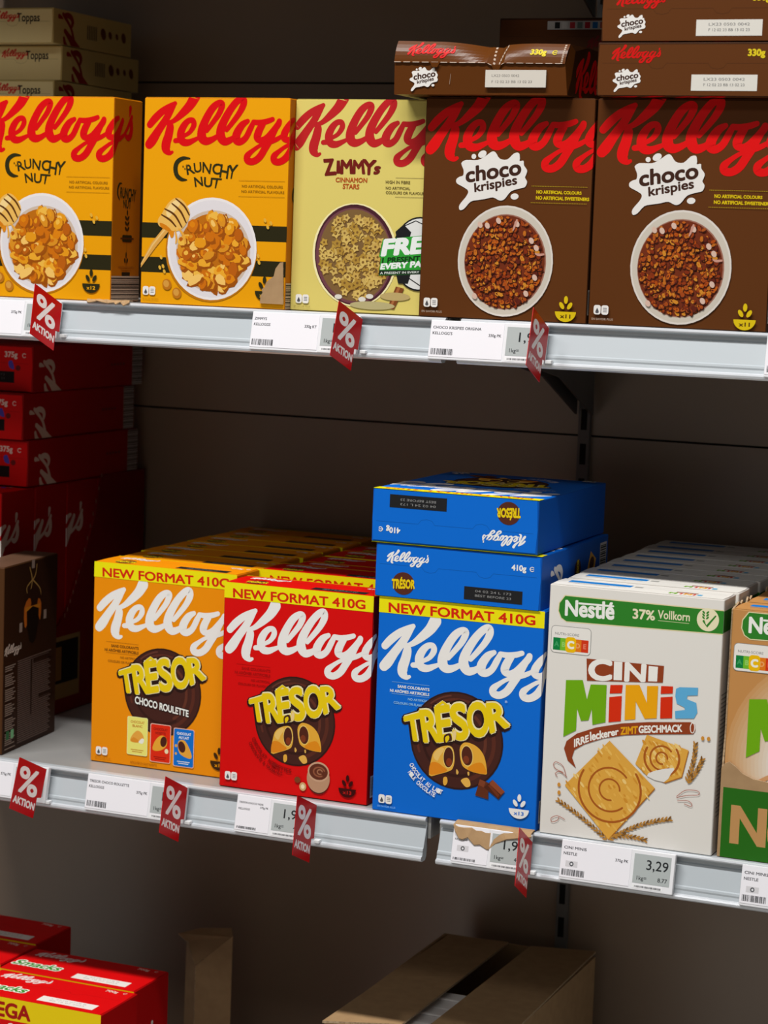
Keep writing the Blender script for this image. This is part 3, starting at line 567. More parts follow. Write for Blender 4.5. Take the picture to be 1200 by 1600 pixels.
# --- brown box turned sideways, its back panel to the right
W, D, H = 168, 52, 256
a = Art(W, H)
for st in (((78, 246, 2.4), (86, 228, 2.6), (80, 212, 2)), ((100, 248, 2), (94, 232, 2.4), (70, 220, 2), (74, 206, 1.6)), ((88, 228, 2.4), (112, 212, 2), (112, 196, 2))): a.stroke(st, 'a8864a')
a.poly([(60, 190), (74, 214), (106, 214), (118, 192), (114, 166), (66, 166)], '2a160c', 3); a.poly([(62, 192), (76, 204), (84, 196), (72, 168), (64, 166)], 'b8621c', 2); a.poly([(106, 200), (116, 192), (113, 168), (104, 186)], 'b8621c', 2)
a.rect(66, 186, 112, 192, 'c07a1e'); a.poly([(70, 186), (108, 186), (100, 144), (80, 144)], '160c06', 2)
for x, y in ((84, 244), (48, 160), (124, 168)): a.rect(x, y, x+9, y+13, '9a8a80')
script(a, 'c8bcb0', 3, 148, 42)
for j in range(40):
    y = 120 - j*2.9; a.rect(44, y, 150 - (j*7 % 11), y+1.7, '6a5850')
    if j % 7 != 3: a.rect(6, y-2, 38 - (j*5 % 13), y-.3, '8a7a6e')
a.rect(92, 112, 150, 118, '2c1a10'); a.rect(84, 40, 88, 118, '2c1a10'); a.rect(110, 60, 156, 64, '2c1a10')
for k, cc in enumerate(('2a6a3c', '7ac08a')): a.rect(10+k*14, 18, 19+k*14, 30, cc)
s = Art(D, H); s.rect(4, 4, 46, 44, 'c8c0b4')
for j in range(14): s.rect(4, 5 + j*2.8, 46, 6.4 + j*2.8, '222222')
s.rect(0, 180, 20, 230, 'd8b23c')
KINDS['sideways'] = carton_box(W/1000, D/1000, H/1000, '301a0c', a, None, None, s, '4a2c14', None, '5a4030')
# --- white cinnamon squares and its tan sister
def squares_kind(key, base, sides, W, D, H, tan):
    a = Art(W, H)
    if tan:
        for k in range(14): a.ell(W*.55, 118, 118-k*4.5, 130-k*5, '%02x%02x%02x' % tuple(int(x + (y-x)*(k+1)/14) for x, y in zip((0xc0, 0x8c, 0x54), (0xe0, 0xda, 0xd2))))
    band = [(19.5,292.3),(223.6,292.0),(225.1,265.2),(22.2,261.8),(15.8,265.5),(12.2,273.5),(12.8,282.9)]
    a.stroke([(p[0], p[1], 2.4) for p in band + band[:1]], 'd8cca0', 0); a.poly(band, '2c7a26')
    a.quad('Nestlé', [(20.6,269.0),(80.6,269.7),(80.4,289.9),(20.5,286.8)], 'e6e6e0', .035, 4); a.stroke([(37.3,284.9,2.3),(79.4,285.3,2.3)], 'e6e6e0', 0)
    a.quad('37%', [(104.3,273.2),(130.7,273.3),(130.1,284.6),(103.7,284.6)], 'ddd6b4', .03, 4); a.quad('Vollkorn', [(134.6,276.1),(172.8,276.3),(172.8,286.2),(134.4,286.0)], 'ddd6b4', .02, 4)
    a.rect((134.8,273.2)[0], (134.8,273.2)[1], (172.4,274.3)[0], (134.7,273.9)[1], 'b8c490')
    c = (194.6,280.2); a.ell(c[0], c[1], 13.2, 13.6, 'e0d8b4'); a.stroke([(c[0]-5, c[1]-2, 2.6), (c[0]-1, c[1]-8, 3), (c[0]+9, c[1]+5, 1.8)], '2c7a26', 0)
    for k in range(3):
        for d in (-1, 1): a.ell(c[0]-3+d*2.4, c[1]+2+k*3.2, 2.2, 1.1, '2c7a26', d*.8, 10)
    q = [(4.3,223.1),(53.7,255.3)]; a.rrect(q[0][0]-.4, q[0][1]-.4, q[1][0]+.4, q[1][1]+.4, 5, '8a8a88'); a.rrect(q[0][0]+.2, q[0][1]+.2, q[1][0]-.2, q[1][1]-.2, 4.6, 'e2ded8')
    x0, x1 = q[0][0]+2.6, q[1][0]-2.6; y0 = q[0][1]+3; bw = (x1-x0)/5
    a.text('NUTRI-SCORE', x0+2, y0+18.5, 3.2, '6a6a6a', w=30)
    for k, (ch, cc, tc) in enumerate((('A', '0a7a3a', '3c9a5c'), ('B', '6cb42a', '90c860'), ('C', 'e6b400', 'f2eedc'), ('D', 'dc7414', 'e8a060'), ('E', 'cc3412', 'e07a60'))):
        if k != 2: a.rect(x0+k*bw, y0, x0+(k+1)*bw, y0+15, cc); a.text(ch, x0+(k+.5)*bw, y0+4.5, 6, tc, align='c', bold=.04)
    a.rrect(x0+1.75*bw, y0-1.6, x0+3.25*bw, y0+17, 4, 'e6b400'); a.text('C', x0+2.5*bw, y0+3.4, 9, 'f2eedc', align='c', bold=.06)
    a.poly([(49.6,219.4),(144.9,220.3),(144.5,200.2),(51.3,192.7)], '8c3c1c')
    for ch, qq in (('C', [(54.6,194.2),(80.5,196.6),(80.1,220.0),(53.4,218.5)]), ('I', [(84.2,197.0),(94.5,197.7),(94.1,219.7),(83.8,219.5)]), ('N', [(98.7,197.8),(121.9,199.6),(122.4,219.0),(98.6,219.0)]), ('I', [(126.6,200.1),(137.5,200.9),(137.7,218.5),(126.4,218.4)])):
        if ch == 'I': a.poly(qq, 'e8e4de')
        else: a.quad(ch, qq, 'e8e4de', .045, 4)
    for pl, cc in (([(25.2,190.7),(46.1,192.9),(52.4,170.0),(56.3,188.6),(76.0,190.1),(76.7,144.9),(60.7,140.0),(58.9,159.3),(55.5,144.9),(46.2,143.1),(40.6,157.8),(40.6,130.8),(25.0,121.3)], '6aa40c'),
                   ([(80.6,190.6),(95.8,192.3),(95.2,182.3),(80.2,180.3)], 'd02c0a'), ([(80.0,175.9),(95.4,178.9),(95.6,148.4),(80.4,145.4)], 'd02c0a'),
                   ([(99.5,192.7),(116.3,194.5),(126.5,174.0),(125.5,194.2),(139.1,195.7),(139.2,156.9),(124.7,154.6),(112.7,174.3),(113.3,152.7),(100.1,150.3)], 'e6a008'),
                   ([(142.7,196.1),(157.1,197.1),(157.0,188.7),(142.6,186.6)], 'd02c0a'), ([(142.8,182.5),(157.2,185.0),(157.9,159.1),(143.4,157.1)], 'd02c0a'),
                   ([(160.9,194.8),(165.3,197.1),(187.3,198.8),(187.3,189.7),(175.1,188.0),(174.5,183.8),(186.0,180.6),(188.0,169.3),(184.3,161.7),(161.8,159.2),(161.0,168.0),(173.0,170.8),(171.9,173.7),(162.7,177.2),(160.4,185.9)], '5aa6d2')): a.poly(pl, cc)
    if not tan:
        a.poly([(26.6,107.2),(29.4,116.6),(42.1,127.3),(65.5,137.3),(96.7,145.9),(129.5,151.2),(180.0,156.9),(185.9,154.8),(186.8,147.4),(184.4,143.0),(130.2,136.5),(101.0,132.0),(75.4,125.3),(51.7,115.2),(39.8,106.9),(37.1,97.4),(42.8,84.9),(32.0,92.8)], '8c3c1c')
        for tx, qq, cc in (('IRRE', [(39.5,110.5),(57.1,119.5),(56.3,127.1),(39.1,119.6)], 'e8e2da'), ('leckerer', [(59.3,120.5),(93.6,132.2),(92.9,139.5),(58.4,130.6)], 'e8e2da'), ('ZIMT', [(96.4,132.5),(116.7,136.3),(116.6,144.6),(96.0,140.8)], 'dc9a10'), ('GESCHMACK', [(118.5,136.9),(170.8,144.4),(170.3,152.6),(118.1,145.2)], 'e8e2da')): a.quad(tx, qq, cc, .045, 3)
        q = (183.1,150.3); a.ring(q[0], q[1], 2.6, 6, 1, 'e8e2da')
        # two toasted squares with cinnamon swirls
        def cookie(pl, cx, cy, r, seed):
            a.poly([(x+.8, y-1) for x, y in pl], 'a8641c'); a.poly(pl, 'd8a040')
            rd = random.Random(seed)
            for i in range(90):
                u, v = rd.random(), rd.random()
                if len(pl) == 4: p = [pl[0][j]*(1-u)*(1-v) + pl[1][j]*u*(1-v) + pl[2][j]*u*v + pl[3][j]*(1-u)*v for j in (0, 1)]
                else: p = [cx + (u-.5)*r*2, cy + (v-.5)*r*1.6]
                a.ell(p[0], p[1], rd.uniform(.8, 2), rd.uniform(2, 5.5), rd.choice(['e2b458', 'cc8c2c', 'deaa4a', 'e8c478']), .7, 8, step=.27)
            for rr, w_, a0, a1 in ((r*.92, 2.6, 150, 395), (r*.62, 2.2, 40, 310), (r*.3, 2.0, 0, 280)): a.ring(cx, cy, rr, rr*1.02, w_, 'a4561a', a0, a1)
        small = [(128.4,135.9),(179.6,123.2),(173.0,90.5),(153.2,81.1),(130.9,86.7),(116.0,99.3)]; p = (148.0,109.9); cookie(small, p[0], p[1], 23, 2)
        a.poly([(131.0,86.1),(139.7,93.5),(163.1,100.0),(159.9,92.4),(152.2,81.4)], 'dedad4', 2)
        big = [(83.0,123.3),(141.2,72.9),(87.0,3.3),(29.7,62.5)]; p = (85.9,64.1); cookie(big, p[0], p[1], 42, 5)
    else:
        q = (108.2,62.4)
        a.ring(q[0], q[1]-14, 92, 66, 5, 'c89466', 60, 190); a.ell(q[0], q[1]-18, 84, 60, 'e2dcd4')
        blobs(a, q[0]-8, q[1]-26, 66, 40, 80, 6, ['cc9030', 'dca848', 'b87824', 'e4c070'], 12, 7, 1.2, '8a5418')
        q = (58.5,89.0); a.stroke([(q[0]-6, q[1]-10, 1), (q[0]-3, q[1]+6, 3), (q[0]+2, q[1]+10, 5)], 'f0ece6'); a.stroke([(q[0]+6, q[1]-14, 1), (q[0]+14, q[1]-6, 4)], 'f0ece6')
    def ear(p0, p1, n, bow):
        for i in range(n):
            t = (i+.5)/n; x = p0[0]+(p1[0]-p0[0])*t; y = p0[1]+(p1[1]-p0[1])*t; an = math.atan2(p1[1]-p0[1], p1[0]-p0[0])
            x += -math.sin(an)*bow*4*t*(1-t); y += math.cos(an)*bow*4*t*(1-t)
            for d in (-1, 1): a.ell(x-math.sin(an)*d*1.3, y+math.cos(an)*d*1.3, 3.2, 1.2, 'b07c34' if (i+d) % 3 else '7a5220', an+d*.5, 8, step=.27)
    if not tan:
        for p0, p1, n, bow in zip([(85.2,2.7),(88.9,3.2),(94.2,8.5),(179.2,86.7),(181.1,84.6)], [(20.2,43.8),(164.1,38.4),(135.3,8.0),(187.5,134.4),(197.6,116.8)], (16, 18, 9, 11, 9), (-2, 5, 2, -3, -2)): ear(p0, p1, n, bow)
        for st in ([(31.1,72.8,0.4),(26.7,85.1,0.6),(18.0,89.6,0.6),(14.4,86.4,0.6),(17.5,81.2,0.6),(27.1,77.8,0.4)], [(32.1,72.6,0.4),(23.3,78.3,0.6),(17.3,75.7,0.6),(19.8,71.8,0.6)], [(168.5,66.5,0.4),(178.9,75.0,0.5),(193.3,75.9,0.5),(194.4,71.6,0.5),(181.0,69.0,0.5),(168.5,65.0,0.4)], [(169.7,61.2,0.4),(181.4,62.7,0.5),(186.9,59.8,0.5),(186.2,56.5,0.5),(178.0,58.6,0.4)], [(31.7,20.4,0.4),(22.0,23.7,0.6),(14.6,20.0,0.6),(15.8,15.5,0.6),(22.3,18.2,0.6),(24.0,22.2,0.4)]): a.stroke([(x, y, max(.8, w_)) for x, y, w_ in st], 'a86a5c')
        for x, y in [(22.5,62.2),(23.0,52.5),(196.1,139.5),(203.2,139.6)]: a.ell(x, y, 2, 2.6, 'c88a34')
    s = Art(D, H); s.rect(0, (215.7,265.8)[1], D, (214.3,291.6)[1], '256a20')
    for j in range(30): s.rect(8, 190-j*5, D-8-(j*7 % 13), 191.6-j*5, '8a857e')
    t = Art(W, D)
    for x0, x1, y0, y1, cc in ((14, 92, 26, 41, '1474c4'), (96, 106, 28, 36, '9a9894')): t.rect(x0, y0, x1, y1, cc)
    for j in range(2): t.rect(16, 21-j*3, 88-j*20, 22.2-j*3, '8a8884')
    for (x, ch, cc) in ((144, 'M', '6aa40c'), (157, 'i', 'd02c0a'), (162, 'N', 'e6a008'), (173, 'i', 'd02c0a'), (178, 'S', '5aa6d2')): t.text(ch, x, 9, 9, cc, bold=.08)
    t.rect(150, 20, 176, 25, '8c3c1c')
    KINDS[key] = carton_box(W/1000, D/1000, H/1000, base, a, s, t, None, sides, None, base)
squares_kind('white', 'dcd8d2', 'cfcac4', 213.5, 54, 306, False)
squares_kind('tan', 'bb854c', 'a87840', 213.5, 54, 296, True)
# --- red boxes
def red_kind(key, W, D, H, vt):
    a = Art(W, H); script(a, 'e0dad6', 0, H-vt, W); a.ell(W/2, H*.4, 60, 60, '43211a')
    s = Art(D, H); script(s, 'b8a294', -W*1.0, H-vt, W*1.0)
    for j in range(5): s.ell(D*.5, 60 + j*9, 2, 2.6, '4a2c2c', n=8)
    s.rect(0, 2, D, 34, 'b8b0aa')
    for j in range(22): s.rect(1.5+j*3, 2, 2.7+j*3+(j % 3)*.5, 34, '3a3638')
    t = Art(W, D); t.text('375g', W-46, D-17, 8, 'd8b8ae', bold=.04); t.ring(W-14, D-14, 2.8, 2.8, 1, 'd8b8ae', 40, 320)
    t.poly([(W-40, D-24), (W-34, D-22), (W-30, D-34), (W-38, D-32)], '4a3a9a', 2); t.ell(W-24, D-32, 4, 4, '6a1414')
    KINDS[key] = carton_box(W/1000, D/1000, H/1000, 'c40404', a, s, t, None, '8a0406', (W-112, 12, W-30, 28, '180c0c', '4a4040', DATE_L), 'c40404')
red_kind('redflat', 200, 65.5, 322, 8); red_kind('redup', 200, 87, 338, 22)
W, D, H = 212, 98, 320
a = Art(W, H); a.rect(0, H-30, W, H, 'e6c808'); a.rect(W-10, H-110, W, H, 'e6c808'); a.rect(0, H-110, 10, H, 'e6c808'); a.text('MEGA', 34, H-26, 20, 'a01408', bold=.04, res=4); script(a, 'e0dad6', 12, H-40, 186)
s = Art(D, H); script(s, 'e0dad6', -150, H-48, 170)
t = Art(W, D); script(t, 'e4d4d0', 14, 90, 62)
t.quad('Smacks', [(6, 26), (78, 26), (80, 44), (10, 44)], 'e8e4d8', .12, 4); t.quad('Smacks', [(6, 26), (78, 26), (80, 44), (10, 44)], '3a8a2c', .03, 4)
t.text('700g', 170, 84, 7, 'e8b8ae', bold=.04); t.ring(199, 87, 2.4, 2.4, .9, 'e8b8ae', 40, 320)
KINDS['mega'] = carton_box(W/1000, D/1000, H/1000, 'd20408', a, s, t, None, 'b00408', (108, 11, 192, 30, 'e4dcd6', 'b0a8a4', ['L 2210 0718 B', 'BB 18 07 2023']), 'd20408')
# --- cream wholegrain boxes lying at the top left
W, D, H = 200, 49, 225
s = Art(D, H); script(s, '7a1210', -W, H-4, W); s.T = lambda x, y: (24 + (y-24), y) if False else (x, y)
for j in range(6): s.rect(14, 128-j*5, 34, 130.4-j*5, '4a3a34')
for j, r in enumerate((9, 6, 5, 8)): s.ell(26, 84-j*20, r, r*.8, '5a2a14', .6, 12)
t = Art(W, D); script(t, 'b8161a', 100, 44, 36); t.text('Toppas', 141, 30, 12, '241c18', w=37, bold=.02)
KINDS['cream'] = carton_box(W/1000, D/1000, H/1000, 'cdb884', None, s, t, None, 'b49c62', None, 'cdb884')
# ================================================================== boxes on the shelves
LIE = Matrix.Rotation(PI/2, 4, 'X')                                       # on its front, top end towards the aisle
LIEF = Matrix.Rotation(PI, 4, 'Z') @ Matrix.Rotation(-PI/2, 4, 'X')       # on its back, top end towards the aisle, print upside down
def up(kind, x0, yf, z, W, D, label, group=None, yaw=0):                   # upright, left front corner at (x0, yf)
    M = Matrix.Rotation(yaw, 4, 'Z'); c = Vector((x0, yf, z)) + M @ Vector((W/2, D/2, 0))
    return put(kind, label, group=group, loc=c, M=M)
def lie(kind, x0, yf, z, W, D, H, label, group=None, face_up=False, yaw=0, tilt=0):
    M = Matrix.Rotation(yaw, 4, 'Z') @ Matrix.Rotation(tilt, 4, 'Y') @ (LIEF if face_up else LIE)
    c = Vector((x0 + W/2, yf + H, z + D/2))
    return put(kind, label, group=group, loc=c, M=M)
EPS = .0003
# ---- upper shelf
up('banded', -.6125, .004, ZT, .205, .074, 'yellow black-banded cereal box at far left of the upper shelf, its side panel visible')
up('banded', -.3645, .004, ZT, .205, .074, 'yellow black-banded cereal box with honey dipper, standing beside the pale yellow box')
up('pale', -.1592, .018, ZT, .1805, .060, 'pale yellow cereal box with a bowl of stars and a green free-gift flash')
CK = 'brown cereal boxes on the upper shelf'
up('brown', .0215, .0, ZT, .2125, .060, 'brown cereal box standing right beside the pale yellow box, under a crushed lying box', CK)
up('brown', .2365, .0, ZT, .2125, .060, 'rightmost upright brown cereal box, under a stack of two lying boxes', CK)
HID = 'brown cereal boxes hidden behind the front ones'
for i in range(8): up('brown', .0215, .0615 + i*.0612, ZT, .2125, .060, 'brown cereal box hidden in the row behind the front brown box', HID)
for i in range(3): up('brown', .2365, .0615 + i*.0612, ZT, .2125, .060, 'brown cereal box hidden in the row behind the front brown box', HID)
zb = ZT + .2625 + .0012
lie('brown', .241, -.024, zb, .2125, .060, .2625, 'brown cereal box lying at the right, lower one of the stack of two', 'lying brown cereal boxes')
lie('brown', .2425, -.020, zb + .0615, .2125, .060, .2625, 'brown cereal box lying at top right, cut by the top of the picture', 'lying brown cereal boxes')
lie('brown', .009, .272, zb, .2125, .060, .2625, 'brown cereal box lying hidden deep in the shelf behind the crushed one', HID)
lie('strip', .011, .275, zb + .0615, .2125, .060, .2625, 'dark brown box with a colour-test strip, lying deep in the shelf behind the crushed box', 'lying brown cereal boxes', face_up=False)
# crushed box lying on the first upright brown box
PK = 1.0
cb = empty('cereal_box', 'crushed brown cereal box lying on the left upright brown box, its end flap dented', 'cereal box', (.0975, .107, zb), 'lying brown cereal boxes')
BW, FY = .1085, -.131
def tp(u, k):      # top edge and crease of the caved-in end, u 0..1
    d = max(0, 1 - abs(u-.53)/.30); dn = max(0, 1 - abs(u-.60)/.05)
    if k == 'top': return Vector((-BW + 2*BW*u*.995, FY + .010 + .010*d*d + .006*dn, .0635 - .0045*u - .0050*d*d - .002*dn))
    return Vector((-BW + 2*BW*u*.985, FY - .0012 - .001*d + .004*dn, .0375 - .0020*u - .005*dn))
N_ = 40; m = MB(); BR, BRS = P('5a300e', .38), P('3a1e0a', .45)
for i in range(N_):
    u, v = i/N_, (i+1)/N_; c0, c1, t0, t1 = tp(u, 'c'), tp(v, 'c'), tp(u, 'top'), tp(v, 'top')
    m.face([(-BW + 2*BW*u, FY + .0005, 0), (-BW + 2*BW*v, FY + .0005, 0), c1, c0], BR)
    b0, b1 = Vector((-BW + 2*BW*u, .131, .0605)), Vector((-BW + 2*BW*v, .131, .0605)); q0, q1 = Vector((t0.x, -.06, .0605)), Vector((t1.x, -.06, .0605))
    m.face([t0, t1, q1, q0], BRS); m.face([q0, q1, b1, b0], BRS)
c1, t1 = tp(1, 'c'), tp(1, 'top')
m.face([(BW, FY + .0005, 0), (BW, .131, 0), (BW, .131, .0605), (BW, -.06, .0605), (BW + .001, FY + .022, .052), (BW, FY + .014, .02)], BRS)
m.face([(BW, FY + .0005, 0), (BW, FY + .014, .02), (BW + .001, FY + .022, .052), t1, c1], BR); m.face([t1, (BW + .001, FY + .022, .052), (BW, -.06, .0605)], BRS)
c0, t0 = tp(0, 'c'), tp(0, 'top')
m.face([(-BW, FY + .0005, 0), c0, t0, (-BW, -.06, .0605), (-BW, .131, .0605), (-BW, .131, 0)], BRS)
m.face([(-BW, .131, 0), (-BW, .131, .0605), (BW, .131, .0605), (BW, .131, 0)], BR); m.face([(-BW, FY + .0005, 0), (-BW, .131, 0), (BW, .131, 0), (BW, FY + .0005, 0)], BR)
la = Art(217, 37); splash(la, 38, 17.5, .40); la.stroke([(72, 24, .4), (71, 12, .5)], '9a8272', 0)
la.place(m, (-BW, FY - .0009, 0), (1, 0, 0), (0, 0, 1), (0, -1, 0)); 
side = Art(90, 60); script(side, 'c00a0c', -6, 52, 150); side.place(m, (BW, -.10, 0), (0, 1, 0), (0, 0, 1), (1, 0, 0)); m.build('carton', cb)
m = MB(); FLP = P('5a300e', .28); rows = 6
for i in range(N_):
    for r in range(rows):
        def g(u, w): p, q = tp(u, 'c'), tp(u, 'top'); return p.lerp(q, w) + Vector((0, -.0016 - .0022*math.sin(PI*w), 0))
        a0, a1, w0, w1 = i/N_, (i+1)/N_, r/rows, (r+1)/rows; m.face([g(a0, w0), g(a1, w0), g(a1, w1), g(a0, w1)], FLP)
CR_ = P('b8a494')
for (ua, ub, wa, wb) in [(i/18, i/18+.04, 0, .03) for i in range(18)] + [(.565+.004*k, .575+.004*k, .9-.2*k, 1.0-.2*k) for k in range(5)] + [(.64-.005*k, .648-.005*k, .86-.16*k, 1.0-.16*k) for k in range(6)] + [(.975, .985, .1*k, .1*k+.06) for k in range(10)]:
    def g2(u, w): return g(min(u, 1), min(w, 1)) + Vector((0, -.0004, 0))
    m.face([g2(ua, wa), g2(ub, wa), g2(ub, wb), g2(ua, wb)], CR_)
def flapmap(art):
    for pts, tr, col, lay in art.items: m.tris([g(min(max(x/217, 0), 1), min(max(y/29, 0), 1)) + Vector((0, -.0004 - lay*.000003 - e, 0)) for x, y, e in pts], tr, P(col))
fa = Art(217, 29); script(fa, 'c8100e', 15, 26, 50); fa.text('330g', 172, 13, 7.5, 'd8c020', bold=.05); fa.ring(202, 16, 2.8, 2.8, 1, 'd8c020', 40, 320); fa.stroke([(199, 16, .9), (204, 16, .9)], 'd8c020', 0)
flapmap(fa)
ta = Art(217, 29); 
for uc in (.245, .605): m.face([tp(uc-.03, 'c') + Vector((0, -.0022, .0004)), tp(uc-.014, 'c') + Vector((0, -.0024, -.0055)), tp(uc+.014, 'c') + Vector((0, -.0024, -.0055)), tp(uc+.03, 'c') + Vector((0, -.0022, .0004))], FLP)
m.build('end_flap', cb)
m = MB(); m.box((.008, FY - .0030, .0085), (.083, FY - .0016, .0285), P('cfc8be')); da = Art(75, 20)
da.text('LX23 0503 0042', 8, 12, 3, '77736e', w=34); da.text('F 12 02 23 BB 13 02 23', 8, 5, 3, '77736e', w=50); da.place(m, (.008, FY - .0030, .0085), (1, 0, 0), (0, 0, 1), (0, -1, 0)); m.build('date_panel', cb)
PK = 1.1
# cream boxes
CR = 'cream cereal boxes stacked at top left'
for i in range(8):
    yy = (.262, .245, .262, .250, .258, .248, .268, .243)[i]
    if i == 7: lb = 'cream cereal box lying at the very top left, topmost of its stack'
    elif i == 6: lb = 'cream cereal box lying at top left, directly under the topmost one'
    elif i == 5: lb = 'cream cereal box half hidden above the far left yellow banded box'
    else: lb = 'cream cereal box hidden low in the stack behind the yellow banded boxes'
    lie('cream', -.645-.2, yy, ZT + .001 + i*.0502, .200, .049, .225, lb, CR if i > 4 else 'cream cereal boxes hidden low in the stack')
# ---- lower shelf
OR = 'orange cereal boxes in the row at lower left'
up('orange', -.4495, .050, 0, .212, .066, 'front orange cereal box with a yellow banner, standing beside the red box', OR)
nth = ['second', 'third', 'fourth', 'fifth', 'sixth', 'seventh']
for i in range(6): up('orange', -.4495 + (.004, -.003, .002, .0, .003, .001)[i], .1175 + i*.0663, 0, .212, .066, nth[i] + ' orange cereal box of the row counting back from the front one', OR)
RD = 'red cereal boxes in the row on the lower shelf'
up('red', -.2370, .013, 0, .208, .066, 'front red cereal box with a yellow banner, between the orange and blue boxes', RD)
for i in range(5): r2 = up('red', -.2340 + (.0, .003, .0, .002, .001)[i], .116 + i*.0663 + (.0 if i == 0 else .001), 0, .208, .066, ('red cereal box right behind the front red one, its yellow banner peeking over' if i == 0 else nth[i] + ' red cereal box of the row counting back from the front one'), RD); r2.scale.z = (1.018, 1.0, .998, 1.002, 1.0)[i]
up('blue', -.0165, .0, 0, .216, .066, 'upright blue cereal box with a yellow banner, under two lying blue boxes', 'blue cereal boxes')
for i in range(3): up('blue', -.0165, .068 + i*.068, 0, .216, .066, 'blue cereal box hidden behind the front blue box', 'hidden blue cereal boxes')
lie('blue', -.0225, -.002, .2722, .216, .066*.955, .271, 'blue cereal box lying directly on the upright blue box', 'lying blue cereal boxes')
lie('blue', -.0290, -.003, .3395, .216, .066*.955, .271, 'blue cereal box lying face up, topmost of the blue stack', 'lying blue cereal boxes', face_up=True)
WH = 'white cereal boxes in the row at lower right'
up('white', .2045, .0, 0, .2135, .054, 'front white cereal box with a green band and bright multicoloured lettering', WH)
for i in range(8): up('white', .2045 + (.002, -.001, .0015, .0, .001, .002, -.001, .001)[i], .062 + i*.0552, 0, .2135, .054, ('white cereal box directly behind the front white one, only its top showing' if i == 0 else nth[min(i, 5)] + ' white cereal box counting back in the row' if i < 6 else ('second last', 'last')[i-6] + ' white cereal box at the back of the row'), WH)
up('tan', .4265, .006, 0, .2135, .054, 'front tan cereal box at the right edge, standing in a green cardboard tray', 'tan cereal boxes')
for i in range(2): up('tan', .4280, .066 + i*.056, 0, .2135, .054, ('tan cereal box right behind the front one in the green tray', 'third tan cereal box from the front in the green tray')[i], 'tan cereal boxes')
# sideways brown box
put('sideways', 'dark brown cereal box turned sideways at the left end of the lower shelf', loc=(-.5755-.026, .096, 0), M=Matrix.Rotation(PI/2 + .105, 4, 'Z'))
# red boxes at the left back
RU = 'upright red cereal boxes in the red tray'
for i in range(4): up('redup', -.645-.2, .130 + i*.089, .003, .200, .087, ('front', 'second', 'third', 'rearmost')[i] + ' upright red cereal box in the red tray at left', RU)
RF = 'red cereal boxes lying on the red tray'
for i, (yy, lb) in enumerate(((.196, 'red cereal box lying at left, lowest of the three stacked on the tray'), (.184, 'red cereal box lying at left, middle of the three stacked on the tray'), (.203, 'red cereal box lying at left, topmost of the three under the upper shelf'))):
    lie('redflat', -.645-.2 + (0, -.002, .001)[i], yy, .3435 + i*.0672, .200, .0655, .322, lb, RF)
# mega boxes on the floor at lower left
MG = 'large red cereal boxes at lower left'
zf = -.62
for x0, yf, lb in ((-.573, .025, 'large red cereal box at lower left, second from the front, standing against the row'), (-.566, -.075, 'large red cereal box nearest the lower left corner, yellow banner in front'),
                   (-.794, .138, 'large red cereal box at lower left, farthest back and in shade'), (-.789, .037, 'large red cereal box at lower left edge, in front of the shaded one')):
    up('mega', x0, yf, zf, .212, .098, lb, MG)
# ================================================================== trays, cartons, scraps
# red tray under the red boxes
tr = empty('cardboard_tray', 'dark red cardboard display tray holding upright red cereal boxes at left', 'cardboard tray', (-.745, .33, 0))
TR = P('6a0406', .5); TRI = P('2a0406', .6)
def off(m, o, nm, **k):
    l = o.location; m.v = [(a-l[0], b-l[1], c-l[2]) for a, b, c in m.v]; return m.build(nm, o, **k)
m = MB(); X = -.6435
m.prism([(X, .128, .0005), (X, .128, .10), (X, .235, .10), (X, .30, .145), (X, .345, .21), (X, .385, .29), (X, .400, .345), (X, .535, .345), (X, .535, .0005)], (.0022, 0, 0), TR); off(m, tr, 'side_panel')
m = MB(); m.box((-.85, .128, .0003), (X, .535, .0027), TRI); off(m, tr, 'base_panel')
m = MB(); m.box((-.85, .532, .003), (X, .5345, .345), TR); off(m, tr, 'back_panel')
m = MB(); m.box((-.85, .1255, .0005), (X, .1278, .10), TR); off(m, tr, 'front_panel')
m = MB(); m.box((X+.0023, .262, .022), (X+.0026, .345, .115), P('8a7448')); m.box((X+.0026, .270, .045), (X+.0028, .340, .108), P('14100c')); m.box((X+.0028, .275, .050), (X+.003, .292, .100), P('7a5a2c')); off(m, tr, 'print_panel')
m = MB()
for k in range(14): t = k/13; y, z = .300 + .1*t, .145 + .2*t**1.25; m.box((X+.0022, y-.001, z-.003), (X+.0026, y+.001, z+.003), P('8a6a5a'))
off(m, tr, 'perforation')
# green tray with large letter at the right edge
tr = empty('cardboard_tray', 'green and kraft cardboard tray with a large tan letter at right edge', 'cardboard tray', (.53, .09, 0))
m = MB(); rd = random.Random(5)
top = [(.424, .1065), (.4275, .112), (.433, .1145), (.440, .110), (.449, .1025), (.462, .0975), (.49, .0945), (.52, .0935), (.56, .096), (.60, .094), (.645, .10)]
m.prism([(x, .0025, z) for x, z in [(.424, .0005)] + top[::1] + [(.645, .0005)]][::-1], (0, .0024, 0), KRAFT, KRAFTD)
off(m, tr, 'front_panel')
m = MB(); a = Art(221, 100); a.rect(3.5, .6, 220, 84, '246414')
a.poly([(14, 18), (14, 64), (25, 64), (46, 34), (46, 64), (57, 64), (57, 18), (47, 18), (25, 49), (25, 18)], 'b88a56'); a.quad('estlé', [(62, 17), (190, 17), (190, 70), (62, 70)], 'b88a56', .06, 4)
a.place(m, (.424, .0025, 0), (1, 0, 0), (0, 0, 1), (0, -1, 0)); off(m, tr, 'print_panel')
m = MB(); zz = .300; ring = [(.4238, .0045, .0005), (.4238, .0045, .105), (.4238, .010, .150)] + [(.4238, .012 + k*.0092, .286 + rd.uniform(-.004, .014)) for k in range(24)] + [(.4238, .235, .0005)]
